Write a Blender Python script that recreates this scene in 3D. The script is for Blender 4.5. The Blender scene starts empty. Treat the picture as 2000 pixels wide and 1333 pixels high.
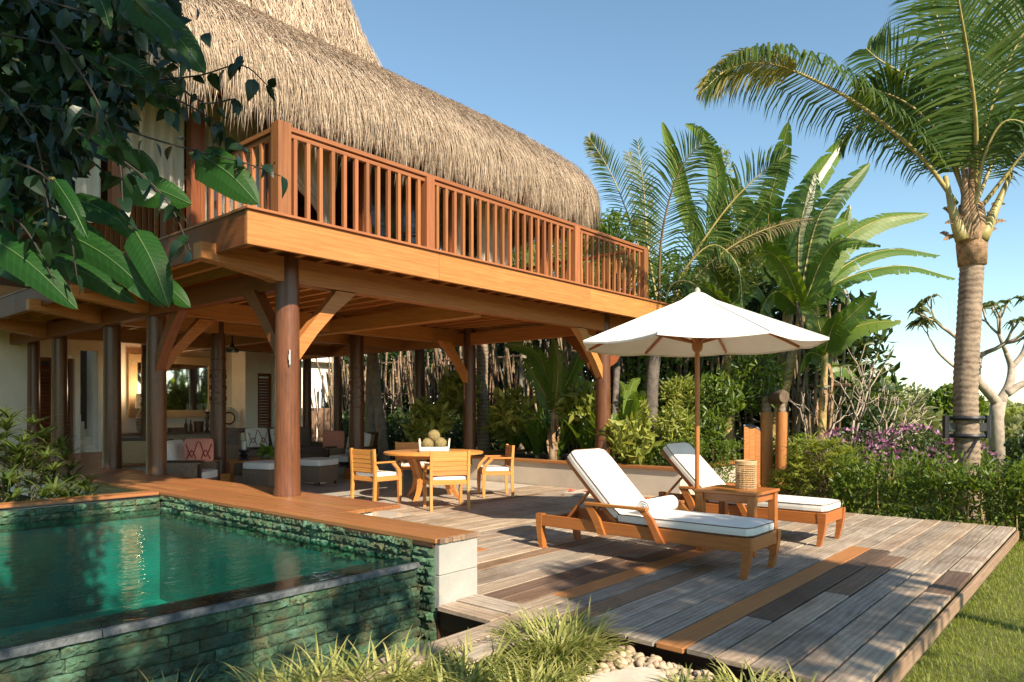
import bpy, math, random
import numpy as np
from mathutils import Vector, Matrix
random.seed(7); RNG = np.random.default_rng(11)
SC = bpy.context.scene; COL = SC.collection
F = 1386.0; CZ = 1.4; CA, SA = math.cos(math.radians(40.886)), math.sin(math.radians(40.886))
# ---------------------------------------------------------------- camera, sky, sun
cd = bpy.data.cameras.new('camera'); cam = bpy.data.objects.new('camera', cd); COL.objects.link(cam)
cam.location = (0, 0, CZ); cam.rotation_euler = (math.pi/2, 0, math.radians(40.886-90))
cd.sensor_width = 36; cd.lens = F/2000*36; cd.shift_y = .0684; cd.clip_start = .05; cd.clip_end = 6000
SC.camera = cam
SUN = Vector((-.38, -1.35, 1.0)).normalized()
EL = math.asin(SUN.z); ROT = math.atan2(SUN.x, SUN.y)
wd = bpy.data.worlds.new('World'); SC.world = wd; wd.use_nodes = True
nt = wd.node_tree; bg = nt.nodes['Background']
sk = nt.nodes.new('ShaderNodeTexSky'); sk.sky_type = 'NISHITA'; sk.sun_disc = False
sk.sun_elevation = EL; sk.sun_rotation = ROT; sk.air_density = 1.0; sk.dust_density = .15; sk.ozone_density = 1.4; sk.altitude = 0
wb = nt.nodes.new('ShaderNodeMix'); wb.data_type = 'RGBA'; wb.blend_type = 'MULTIPLY'; wb.inputs[0].default_value = 1; wb.inputs[7].default_value = (1.0, 1.10, 1.02, 1)   # film white balance
nt.links.new(sk.outputs[0], wb.inputs[6]); nt.links.new(wb.outputs[2], bg.inputs[0]); bg.inputs[1].default_value = .10
sl = bpy.data.lights.new('sun', 'SUN'); sl.energy = 5.0; sl.angle = math.radians(.55); sl.color = (1, .86, .67)
so = bpy.data.objects.new('sun', sl); COL.objects.link(so); so.rotation_euler = SUN.to_track_quat('Z', 'Y').to_euler(); so.location = (0, -20, 20)
SC.view_settings.view_transform = 'Standard'; SC.view_settings.look = 'None'
SC.view_settings.exposure = 1.0; SC.view_settings.gamma = 1; SC.view_settings.use_curve_mapping = False
SC.render.engine = 'CYCLES'
cy = SC.cycles; cy.max_bounces = 8; cy.diffuse_bounces = 4; cy.glossy_bounces = 3; cy.transparent_max_bounces = 8
cy.transmission_bounces = 4; cy.caustics_reflective = False; cy.caustics_refractive = False
cy.use_denoising = True; cy.sample_clamp_indirect = 6

def at(px, py, d):
    """point seen at photo pixel (px, py) at depth d metres"""
    r = (px-1000)/F; lat = r*d
    return Vector((CA*d+SA*lat, SA*d-CA*lat, CZ+(804-py)/F*d))
def on(px, py, z=0.0):
    return at(px, py, F*(CZ-z)/(py-804))

# ---------------------------------------------------------------- materials
MATS = {}
def new_mat(name):
    m = bpy.data.materials.new(name); m.use_nodes = True; MATS[name] = m
    nt = m.node_tree; b = nt.nodes['Principled BSDF']; return m, nt, b
def N(nt, t, **k):
    n = nt.nodes.new(t)
    for a, v in k.items(): setattr(n, a, v)
    return n
def ramp(nt, fac, cols, pos=None):
    r = N(nt, 'ShaderNodeValToRGB'); e = r.color_ramp.elements
    n = len(cols); pos = pos or [i/(n-1) for i in range(n)]
    e[0].position = pos[0]; e[0].color = (*cols[0], 1); e[1].position = pos[-1]; e[1].color = (*cols[-1], 1)
    for i in range(1, n-1):
        x = e.new(pos[i]); x.color = (*cols[i], 1)
    nt.links.new(fac, r.inputs[0]); return r.outputs[0]
def noise(nt, vec, scale, detail=4, rough=.55, dist=0):
    n = N(nt, 'ShaderNodeTexNoise'); n.inputs['Scale'].default_value = scale; n.inputs['Detail'].default_value = detail
    n.inputs['Roughness'].default_value = rough; n.inputs['Distortion'].default_value = dist
    if vec is not None: nt.links.new(vec, n.inputs['Vector'])
    return n.outputs['Fac']
def math_(nt, op, a, b=None, clamp=False):
    n = N(nt, 'ShaderNodeMath', operation=op, use_clamp=clamp)
    for i, v in enumerate((a, b)):
        if v is None: continue
        if isinstance(v, (int, float)): n.inputs[i].default_value = v
        else: nt.links.new(v, n.inputs[i])
    return n.outputs[0]
def mixc(nt, fac, a, b, mode='MIX'):
    n = N(nt, 'ShaderNodeMix', data_type='RGBA', blend_type=mode)
    for s, v in ((0, fac), (6, a), (7, b)):
        if isinstance(v, (int, float)): n.inputs[s].default_value = v
        elif isinstance(v, tuple): n.inputs[s].default_value = (*v, 1)
        else: nt.links.new(v, n.inputs[s])
    return n.outputs[2]
def bump(nt, b, h, strength=.3, dist=.01):
    n = N(nt, 'ShaderNodeBump'); n.inputs['Strength'].default_value = strength; n.inputs['Distance'].default_value = dist
    nt.links.new(h, n.inputs['Height']); nt.links.new(n.outputs[0], b.inputs['Normal']); return n
def uvvec(nt, sx, sy, rnd=True):
    tc = N(nt, 'ShaderNodeTexCoord'); v = tc.outputs['UV']
    if rnd:
        oi = N(nt, 'ShaderNodeObjectInfo'); cx = N(nt, 'ShaderNodeCombineXYZ')
        nt.links.new(math_(nt, 'MULTIPLY', oi.outputs['Random'], 37.), cx.inputs[0])
        nt.links.new(math_(nt, 'MULTIPLY', oi.outputs['Random'], 91.), cx.inputs[1])
        ad = N(nt, 'ShaderNodeVectorMath', operation='ADD'); nt.links.new(v, ad.inputs[0]); nt.links.new(cx.outputs[0], ad.inputs[1]); v = ad.outputs[0]
    mp = N(nt, 'ShaderNodeMapping'); mp.inputs['Scale'].default_value = (sx, sy, 1); nt.links.new(v, mp.inputs[0]); return mp.outputs[0]
def objvar(nt, col, lo, hi, hue=.0):
    oi = N(nt, 'ShaderNodeObjectInfo'); h = N(nt, 'ShaderNodeHueSaturation')
    mr = N(nt, 'ShaderNodeMapRange'); mr.inputs[3].default_value = lo; mr.inputs[4].default_value = hi
    nt.links.new(oi.outputs['Random'], mr.inputs[0]); nt.links.new(mr.outputs[0], h.inputs['Value'])
    if hue:
        w = math_(nt, 'FRACT', math_(nt, 'MULTIPLY', oi.outputs['Random'], 17.3))
        mh = N(nt, 'ShaderNodeMapRange'); mh.inputs[3].default_value = .5-hue; mh.inputs[4].default_value = .5+hue
        nt.links.new(w, mh.inputs[0]); nt.links.new(mh.outputs[0], h.inputs['Hue'])
    nt.links.new(col, h.inputs['Color']); return h.outputs[0]
def wood(name, dark, light, rough=.45, grain=28, var=(.8, 1.2), bmp=.25, hue=.006, spec=.4, cracks=0, coat=0, knots=.5, by=7.):
    m, nt, b = new_mat(name)
    fine = noise(nt, uvvec(nt, 1.6, grain*1.6), 2.2, 8, .62, .6)
    broad = noise(nt, uvvec(nt, .7, by), 2.4, 4, .6, 1.6*knots)
    wv = N(nt, 'ShaderNodeTexWave', wave_type='BANDS', bands_direction='Y'); wv.inputs['Scale'].default_value = 2.2
    wv.inputs['Distortion'].default_value = 7; wv.inputs['Detail'].default_value = 3; wv.inputs['Detail Scale'].default_value = 1.2
    nt.links.new(uvvec(nt, .45, 3.2), wv.inputs['Vector'])
    f = math_(nt, 'ADD', math_(nt, 'MULTIPLY', fine, .34), math_(nt, 'ADD', math_(nt, 'MULTIPLY', broad, .50), math_(nt, 'MULTIPLY', wv.outputs['Fac'], .14 if cracks else .08)))
    c = ramp(nt, f, [dark, tuple((a*.5+q*.5) for a, q in zip(dark, light)), light], [.30, .50, .68] if cracks else [.22, .5, .80])
    if cracks:
        cr = noise(nt, uvvec(nt, 1.1, grain*2.3), 1.6, 3, .5, .2)
        k = ramp(nt, cr, [(0, 0, 0), (1, 1, 1)], [.30, .37]); c = mixc(nt, cracks, c, mixc(nt, 1., c, k, 'MULTIPLY'))
    if cracks:
        geo = N(nt, 'ShaderNodeNewGeometry'); s1 = noise(nt, geo.outputs['Position'], 1.6, 7, .7, .8); s2 = noise(nt, geo.outputs['Position'], 42, 4, .7)
        c = mixc(nt, ramp(nt, s1, [(0, 0, 0), (.75, .75, .75)], [.46, .68]), c, mixc(nt, 1., c, (.52, .43, .36), 'MULTIPLY'))
        c = mixc(nt, ramp(nt, s2, [(0, 0, 0), (.6, .6, .6)], [.52, .66]), c, mixc(nt, 1., c, (.62, .56, .5), 'MULTIPLY'))
    c = objvar(nt, c, var[0], var[1], hue)
    nt.links.new(c, b.inputs['Base Color'])
    rr = N(nt, 'ShaderNodeMapRange'); rr.inputs[3].default_value = rough-.09; rr.inputs[4].default_value = rough+.14
    nt.links.new(broad, rr.inputs[0]); nt.links.new(rr.outputs[0], b.inputs['Roughness'])
    b.inputs['Specular IOR Level'].default_value = spec; b.inputs['Coat Weight'].default_value = coat; b.inputs['Coat Roughness'].default_value = .25
    bump(nt, b, fine, bmp*.55, .003); return m
def plain(name, col, rough=.6, var=.12, scale=6, bmp=.1, metal=0, spec=.5, bscale=None, dist=.006, stain=None, obj=None):
    m, nt, b = new_mat(name); tc = N(nt, 'ShaderNodeTexCoord')
    n1 = noise(nt, tc.outputs['Object'], scale, 6, .6)
    lo = tuple(c*(1-var) for c in col); hi = tuple(min(1, c*(1+var)) for c in col)
    c = ramp(nt, n1, [lo, hi], [.35, .65])
    if stain:
        geo = N(nt, 'ShaderNodeNewGeometry'); s = noise(nt, geo.outputs['Position'], 1.7, 7, .65, .5)
        c = mixc(nt, ramp(nt, s, [(0, 0, 0), (.8, .8, .8)], [.5, .72]), c, stain)
    if obj: c = objvar(nt, c, *obj)
    nt.links.new(c, b.inputs['Base Color']); b.inputs['Roughness'].default_value = rough
    b.inputs['Metallic'].default_value = metal; b.inputs['Specular IOR Level'].default_value = spec
    if bmp: bump(nt, b, noise(nt, tc.outputs['Object'], bscale or scale*9, 5, .6), bmp, dist)
    return m
def leafmat(name, cols, trans=.3, rough=.42, island=True, vein=0, spec=.45, tcol=None):
    m, nt, b = new_mat(name); geo = N(nt, 'ShaderNodeNewGeometry'); oi = N(nt, 'ShaderNodeObjectInfo')
    r = geo.outputs['Random Per Island'] if island else oi.outputs['Random']
    pn = noise(nt, geo.outputs['Position'], 2.2, 3)
    f = math_(nt, 'ADD', math_(nt, 'MULTIPLY', r, .6), math_(nt, 'MULTIPLY', pn, .45))
    c = ramp(nt, f, cols)
    if vein:
        tc = N(nt, 'ShaderNodeTexCoord'); sx = N(nt, 'ShaderNodeSeparateXYZ'); nt.links.new(tc.outputs['UV'], sx.inputs[0])
        av = math_(nt, 'ABSOLUTE', sx.outputs[1])          # v = -1..1 across
        mid = math_(nt, 'LESS_THAN', av, .045)
        ph = math_(nt, 'ADD', math_(nt, 'MULTIPLY', sx.outputs[0], vein), math_(nt, 'MULTIPLY', av, -vein*.09))
        st = math_(nt, 'SINE', math_(nt, 'MULTIPLY', ph, 6.283))
        st2 = N(nt, 'ShaderNodeMapRange'); st2.inputs[1].default_value = .55; st2.inputs[2].default_value = 1; nt.links.new(st, st2.inputs[0])
        k = math_(nt, 'MAXIMUM', mid, math_(nt, 'MULTIPLY', st2.outputs[0], .45))
        c = mixc(nt, math_(nt, 'MULTIPLY', k, .45), c, tuple(min(1, q*1.5+.01) for q in cols[-1]))
        bump(nt, b, math_(nt, 'MULTIPLY', st, .5), .10, .003)
    nt.links.new(c, b.inputs['Base Color']); b.inputs['Roughness'].default_value = rough; b.inputs['Specular IOR Level'].default_value = spec
    tr = N(nt, 'ShaderNodeBsdfTranslucent'); h = N(nt, 'ShaderNodeHueSaturation'); h.inputs['Saturation'].default_value = 1.15; h.inputs['Value'].default_value = 1.7
    nt.links.new(c, h.inputs['Color']); c2 = mixc(nt, .35, h.outputs[0], tcol or (.30, .36, .03)); nt.links.new(c2, tr.inputs[0])
    mx = N(nt, 'ShaderNodeMixShader'); mx.inputs[0].default_value = trans
    nt.links.new(b.outputs[0], mx.inputs[1]); nt.links.new(tr.outputs[0], mx.inputs[2]); nt.links.new(mx.outputs[0], nt.nodes['Material Output'].inputs[0])
    return m

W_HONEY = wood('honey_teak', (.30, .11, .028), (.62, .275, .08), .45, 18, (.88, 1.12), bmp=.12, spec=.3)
W_RED_SHADE = wood('red_and_shaded_hardwood', (.12, .034, .011), (.28, .088, .026), .45, 18, (.85, 1.15), bmp=.12, spec=.3)  # red timber; also puts the shade into the left fascia
W_COL = wood('polished_column_wood', (.055, .021, .010), (.19, .072, .026), .32, 7, (.85, 1.15), coat=.12, knots=1.6, bmp=.05, by=2.6)
W_RAIL = wood('rail_hardwood', (.19, .066, .024), (.42, .165, .058), .42, 20, (.8, 1.2), bmp=.12)
W_FURN = wood('furniture_teak', (.40, .155, .036), (.66, .30, .08), .42, 20, (.92, 1.08), coat=.1)
W_LOUNGE = wood('lounger_teak', (.27, .085, .020), (.47, .175, .042), .36, 20, (.92, 1.08), coat=.2, bmp=.12)
W_LEDGE = wood('ledge_teak', (.22, .085, .028), (.44, .19, .068), .40, 22, (.84, 1.12), coat=.1)
W_ENDS = wood('weathered_board_ends', (.13, .08, .05), (.34, .23, .15), .7, 20, (.7, 1.2))
W_GREY = wood('silvered_deck_board', (.21, .17, .13), (.50, .42, .335), .72, 30, (.78, 1.12), .6, .004, cracks=.75)
W_GREY2 = wood('sandy_deck_board', (.26, .195, .14), (.52, .41, .30), .64, 30, (.85, 1.12), .5, .004, cracks=.6)
W_PARA = wood('matte_parapet_wood', (.36, .13, .032), (.60, .27, .075), .7, 18, (.88, 1.12), bmp=.12, spec=.1)
W_BROWN = wood('dark_brown_deck_board', (.07, .046, .031), (.18, .118, .08), .6, 30, (.85, 1.2), .5, cracks=.5)
W_MID = wood('mid_brown_deck_board', (.13, .08, .05), (.28, .18, .115), .6, 30, (.85, 1.2), .5, cracks=.5)
W_ORANGE = wood('new_orange_deck_board', (.28, .11, .035), (.54, .245, .085), .55, 26, (.9, 1.1), .4)
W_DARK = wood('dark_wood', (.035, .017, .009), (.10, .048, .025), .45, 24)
W_WEAVE = plain('woven_rattan', (.22, .155, .10), .75, .35, 55, .9, bscale=160, dist=.01)
W_CANE = plain('pale_cane', (.46, .31, .16), .6, .25, 60, .6, bscale=180)
PLASTER = plain('cream_plaster', (.80, .73, .62), .85, .05, 3, .25, bscale=60)
PLASTER2 = plain('sand_render_wall', (.50, .43, .35), .85, .07, 2.2, .3, bscale=70, stain=(.36, .30, .23))
STONE_GREY = plain('grey_concrete_block', (.33, .32, .29), .8, .13, 3, .5, bscale=45, stain=(.30, .30, .27))
FLOOR = plain('polished_floor', (.56, .50, .42), .2, .08, 1.6, .05, bscale=30)
CUSH = plain('white_canvas', (.72, .69, .63), .9, .03, 3, .25, bscale=260, dist=.002)
CANVAS = plain('parasol_canvas', (.74, .71, .66), .85, .03, 3, .12, bscale=220, dist=.002)
PIPING = plain('brown_piping', (.16, .085, .05), .7, .1)
TOWEL = plain('white_towel', (.84, .83, .80), .95, .03, 3, .7, bscale=140)
SOIL = plain('dark_soil', (.055, .038, .026), .95, .4, 9, .8, bscale=30, dist=.03)
BLACK = plain('black_metal', (.02, .02, .022), .4, .1, 5, .05)
DARKTILE = plain('black_slate_tile', (.028, .032, .038), .25, .3, 6, .2, obj=(.7, 1.4))
EDGESTONE = plain('grey_edge_stone', (.075, .085, .09), .7, .4, 30, .8, bscale=80, dist=.008)
FLOWER_RED = plain('red_petals', (.62, .06, .03), .6, .2)
FLOWER_PINK = leafmat('magenta_petals', [(.20, .05, .14), (.34, .14, .27), (.48, .29, .41)], .3, .6, tcol=(.5, .12, .3))
FLOWER_WHITE = plain('white_petals', (.8, .75, .6), .6, .1)
PINKCLOTH = plain('terracotta_cloth', (.55, .22, .15), .9, .1, 20, .4, bscale=200)
BURG = plain('burgundy_cloth', (.22, .035, .03), .9, .1)
GREYCLOTH = plain('brown_grey_cloth', (.19, .13, .10), .9, .1, 20, .4, bscale=200)
CERAMIC = plain('banded_ceramic', (.22, .19, .15), .5, .5, 30, .3)
SHADEC = plain('linen_lampshade', (.75, .68, .56), .9, .05)
SEED = plain('dried_seed_head', (.34, .27, .12), .9, .4, 60, 1., bscale=110, dist=.02)
TRAYM = plain('white_washed_wicker', (.72, .65, .55), .8, .15, 60, .6, bscale=150)
PEBBLE = plain('cream_pebble', (.46, .35, .235), .6, .12, 8, .3, obj=(.65, 1.15, .02))
FLAG = plain('pale_flagstone', (.52, .45, .36), .8, .1, 5, .5, bscale=40)
def thatch_mat(name, cols, island=True):
    m, nt, b = new_mat(name); geo = N(nt, 'ShaderNodeNewGeometry')
    pn = noise(nt, geo.outputs['Position'], 1.3, 5, .7)
    f = math_(nt, 'ADD', math_(nt, 'MULTIPLY', geo.outputs['Random Per Island'], .62), math_(nt, 'MULTIPLY', math_(nt, 'ADD', pn, math_(nt, 'MULTIPLY', noise(nt, geo.outputs['Position'], 7, 3, .6), .5)), .48)) if island else noise(nt, uvvec(nt, 2, 60, False), 3, 6, .7)
    nt.links.new(ramp(nt, f, cols), b.inputs['Base Color']); b.inputs['Roughness'].default_value = .8; b.inputs['Specular IOR Level'].default_value = .25
    return m
STRAW = thatch_mat('straw', [(.065, .042, .028), (.205, .146, .10), (.40, .30, .21), (.60, .485, .37)])
TWIG = plain('dark_twig', (.028, .02, .014), .8, .2, 5, 0)
STRAWB = thatch_mat('straw_base', [(.10, .065, .042), (.30, .215, .15)], False)
L_LAWN = leafmat('lawn_blade', [(.11, .15, .018), (.21, .25, .035), (.34, .34, .08)], .4, .6)
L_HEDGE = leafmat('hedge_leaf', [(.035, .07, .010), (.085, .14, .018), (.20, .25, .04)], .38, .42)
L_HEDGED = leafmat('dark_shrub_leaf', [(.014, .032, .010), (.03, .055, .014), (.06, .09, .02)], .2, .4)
L_YEL = leafmat('yellow_green_leaf', [(.10, .13, .02), (.22, .25, .045), (.38, .38, .09)], .35, .45)
L_STRAP = leafmat('strap_leaf', [(.08, .15, .022), (.17, .27, .04), (.30, .38, .09)], .35, .35)
L_FAN = leafmat('fan_palm_leaf', [(.03, .055, .014), (.07, .11, .025), (.16, .18, .06)], .3, .35)
L_TUFT = leafmat('tuft_blade', [(.06, .085, .018), (.17, .20, .045), (.40, .39, .13), (.58, .52, .24)], .35, .5)
L_PALM = leafmat('coconut_leaflet', [(.014, .036, .009), (.034, .075, .014), (.075, .125, .026), (.17, .20, .05)], .3, .52, spec=.25)
L_PALMY = leafmat('yellowed_leaflet', [(.14, .13, .03), (.30, .26, .07), (.44, .38, .14)], .4, .45)
L_PALMB = leafmat('dry_leaflet', [(.12, .085, .04), (.26, .19, .10)], .25, .6)
L_BANANA = leafmat('banana_leaf', [(.045, .09, .014), (.085, .16, .022), (.17, .24, .035)], .40, .35, False, 26)
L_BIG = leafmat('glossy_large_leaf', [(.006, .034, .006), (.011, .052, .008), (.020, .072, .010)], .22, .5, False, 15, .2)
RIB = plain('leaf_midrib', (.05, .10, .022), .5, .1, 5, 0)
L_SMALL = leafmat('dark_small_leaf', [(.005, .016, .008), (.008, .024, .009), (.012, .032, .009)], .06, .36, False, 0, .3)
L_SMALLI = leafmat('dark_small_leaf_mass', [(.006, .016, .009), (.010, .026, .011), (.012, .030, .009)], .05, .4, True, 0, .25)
L_FAR = leafmat('far_leaf', [(.08, .10, .035), (.15, .17, .055), (.25, .25, .10)], .3, .7)
L_PLUM = leafmat('plumeria_leaf', [(.06, .08, .03), (.12, .14, .05), (.20, .20, .08)], .3, .4, False, 12)
BARK_PALM = plain('ringed_palm_bark', (.27, .20, .145), .9, .3, 7, .4, bscale=28, dist=.01)
BARK_DARK = plain('dark_palm_bark', (.11, .09, .075), .9, .35, 9, .7, bscale=35, dist=.02)
BARK_PALE = plain('pale_smooth_bark', (.33, .27, .21), .85, .25, 9, .5, bscale=30, dist=.01)
BARK_BROWN = plain('brown_bark', (.12, .08, .05), .9, .3, 9, .7, bscale=30)
HUSK = plain('dry_sheath', (.30, .185, .10), .85, .4, 14, .6, bscale=50, dist=.02)
STEM_B = plain('banana_stem', (.36, .25, .085), .6, .45, 7, .4, bscale=30, dist=.01)
PETI = plain('palm_petiole', (.32, .26, .085), .5, .25, 6, .15)
BAMBOO = plain('dry_bamboo', (.17, .11, .065), .6, .3, 9, .3, bscale=30, obj=(.45, 1.5, .02))
BAMBOOL = plain('pale_bamboo', (.25, .18, .11), .6, .25, 9, .3, bscale=30, obj=(.7, 1.2))

def banded_bark(name, lo, hi):
    m, nt, b = new_mat(name); geo = N(nt, 'ShaderNodeNewGeometry'); P = geo.outputs['Position']
    w = N(nt, 'ShaderNodeTexWave', wave_type='BANDS', bands_direction='Z'); w.inputs['Scale'].default_value = 3.6; w.inputs['Distortion'].default_value = 5; w.inputs['Detail'].default_value = 4; w.inputs['Detail Scale'].default_value = 2.2
    nt.links.new(P, w.inputs['Vector']); f = math_(nt, 'ADD', math_(nt, 'MULTIPLY', w.outputs['Fac'], .18), math_(nt, 'MULTIPLY', noise(nt, P, 5, 8, .75), .85))
    nt.links.new(ramp(nt, f, [lo, tuple((a+c)/2 for a, c in zip(lo, hi)), hi], [.3, .48, .75]), b.inputs['Base Color']); b.inputs['Roughness'].default_value = .9
    bump(nt, b, f, .6, .02); return m
BARK_PALM = banded_bark('banded_palm_bark', (.09, .06, .04), (.36, .27, .19))
def green_stone():
    m, nt, b = new_mat('green_pool_stone'); geo = N(nt, 'ShaderNodeNewGeometry'); P = geo.outputs['Position']
    a = noise(nt, P, 7, 8, .7, .6); c1 = ramp(nt, a, [(.025, .065, .038), (.075, .17, .095), (.16, .31, .19), (.40, .50, .33)], [.3, .46, .60, .76])
    q = noise(nt, P, 3.2, 6, .65, 1.); c2 = ramp(nt, q, [(.055, .075, .035), (.20, .22, .115)], [.3, .7])
    k = ramp(nt, noise(nt, P, 11, 6, .7), [(0, 0, 0), (1, 1, 1)], [.47, .60]); c = mixc(nt, k, c1, c2)
    c = objvar(nt, c, .55, 1.25, .03); nt.links.new(c, b.inputs['Base Color']); b.inputs['Roughness'].default_value = .6
    bump(nt, b, noise(nt, P, 30, 9, .8), 1., .045); return m
STONE = green_stone()
def pool_floor():
    m, nt, b = new_mat('pool_floor_tile'); geo = N(nt, 'ShaderNodeNewGeometry')
    a = noise(nt, geo.outputs['Position'], 1.1, 4, .6); nt.links.new(ramp(nt, a, [(.005, .24, .21), (.012, .42, .36)], [.3, .7]), b.inputs['Base Color'])
    b.inputs['Roughness'].default_value = .6; return m
POOLF = pool_floor(); POOLW = plain('pool_wall_tile', (.004, .18, .16), .6, .3, 2, 0)
def schlick(nt, f0, normal=None):
    lw = N(nt, 'ShaderNodeLayerWeight'); lw.inputs['Blend'].default_value = .5
    if normal is not None: nt.links.new(normal, lw.inputs['Normal'])
    return math_(nt, 'ADD', math_(nt, 'MULTIPLY', math_(nt, 'POWER', lw.outputs['Facing'], 5.), 1-f0), f0)
def water():
    m, nt, b = new_mat('pool_water'); nt.nodes.remove(b); geo = N(nt, 'ShaderNodeNewGeometry')
    mp = N(nt, 'ShaderNodeMapping'); mp.inputs['Scale'].default_value = (1, 2.2, 1); mp.inputs['Rotation'].default_value = (0, 0, math.radians(49)); nt.links.new(geo.outputs['Position'], mp.inputs[0])
    h = math_(nt, 'ADD', noise(nt, mp.outputs[0], 4.5, 3, .5, .3), math_(nt, 'MULTIPLY', noise(nt, mp.outputs[0], 17, 2, .5), .22))
    bp = N(nt, 'ShaderNodeBump'); bp.inputs['Strength'].default_value = .34; bp.inputs['Distance'].default_value = .02; nt.links.new(h, bp.inputs['Height'])
    fr = schlick(nt, .05, bp.outputs[0])
    tr = N(nt, 'ShaderNodeBsdfTransparent'); tr.inputs[0].default_value = (.50, .86, .78, 1)
    gl = N(nt, 'ShaderNodeBsdfGlossy'); gl.inputs['Roughness'].default_value = .03; nt.links.new(bp.outputs[0], gl.inputs['Normal'])
    mx = N(nt, 'ShaderNodeMixShader'); nt.links.new(fr, mx.inputs[0]); nt.links.new(tr.outputs[0], mx.inputs[1]); nt.links.new(gl.outputs[0], mx.inputs[2])
    nt.links.new(mx.outputs[0], nt.nodes['Material Output'].inputs[0]); return m
WATER = water()
def glass(name, tint=(.92, .95, .95), ior=1.45, rough=0.0):
    m, nt, b = new_mat(name); nt.nodes.remove(b); fr = schlick(nt, .05)
    tr = N(nt, 'ShaderNodeBsdfTransparent'); tr.inputs[0].default_value = (*tint, 1); gl = N(nt, 'ShaderNodeBsdfGlossy'); gl.inputs['Roughness'].default_value = rough
    mx = N(nt, 'ShaderNodeMixShader'); nt.links.new(fr, mx.inputs[0]); nt.links.new(tr.outputs[0], mx.inputs[1]); nt.links.new(gl.outputs[0], mx.inputs[2])
    nt.links.new(mx.outputs[0], nt.nodes['Material Output'].inputs[0]); return m
GLASS = glass('clear_glass')
MIRROR = plain('mirror_glass', (.8, .8, .78), .03, 0, 1, 0, metal=1)
def curtain_mat():
    m, nt, b = new_mat('sheer_curtain'); b.inputs['Base Color'].default_value = (.72, .66, .56, 1); b.inputs['Roughness'].default_value = .9
    tr = N(nt, 'ShaderNodeBsdfTranslucent'); tr.inputs[0].default_value = (.8, .72, .6, 1); mx = N(nt, 'ShaderNodeMixShader'); mx.inputs[0].default_value = .45
    nt.links.new(b.outputs[0], mx.inputs[1]); nt.links.new(tr.outputs[0], mx.inputs[2]); nt.links.new(mx.outputs[0], nt.nodes['Material Output'].inputs[0]); return m
CURTAIN = curtain_mat()

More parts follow.
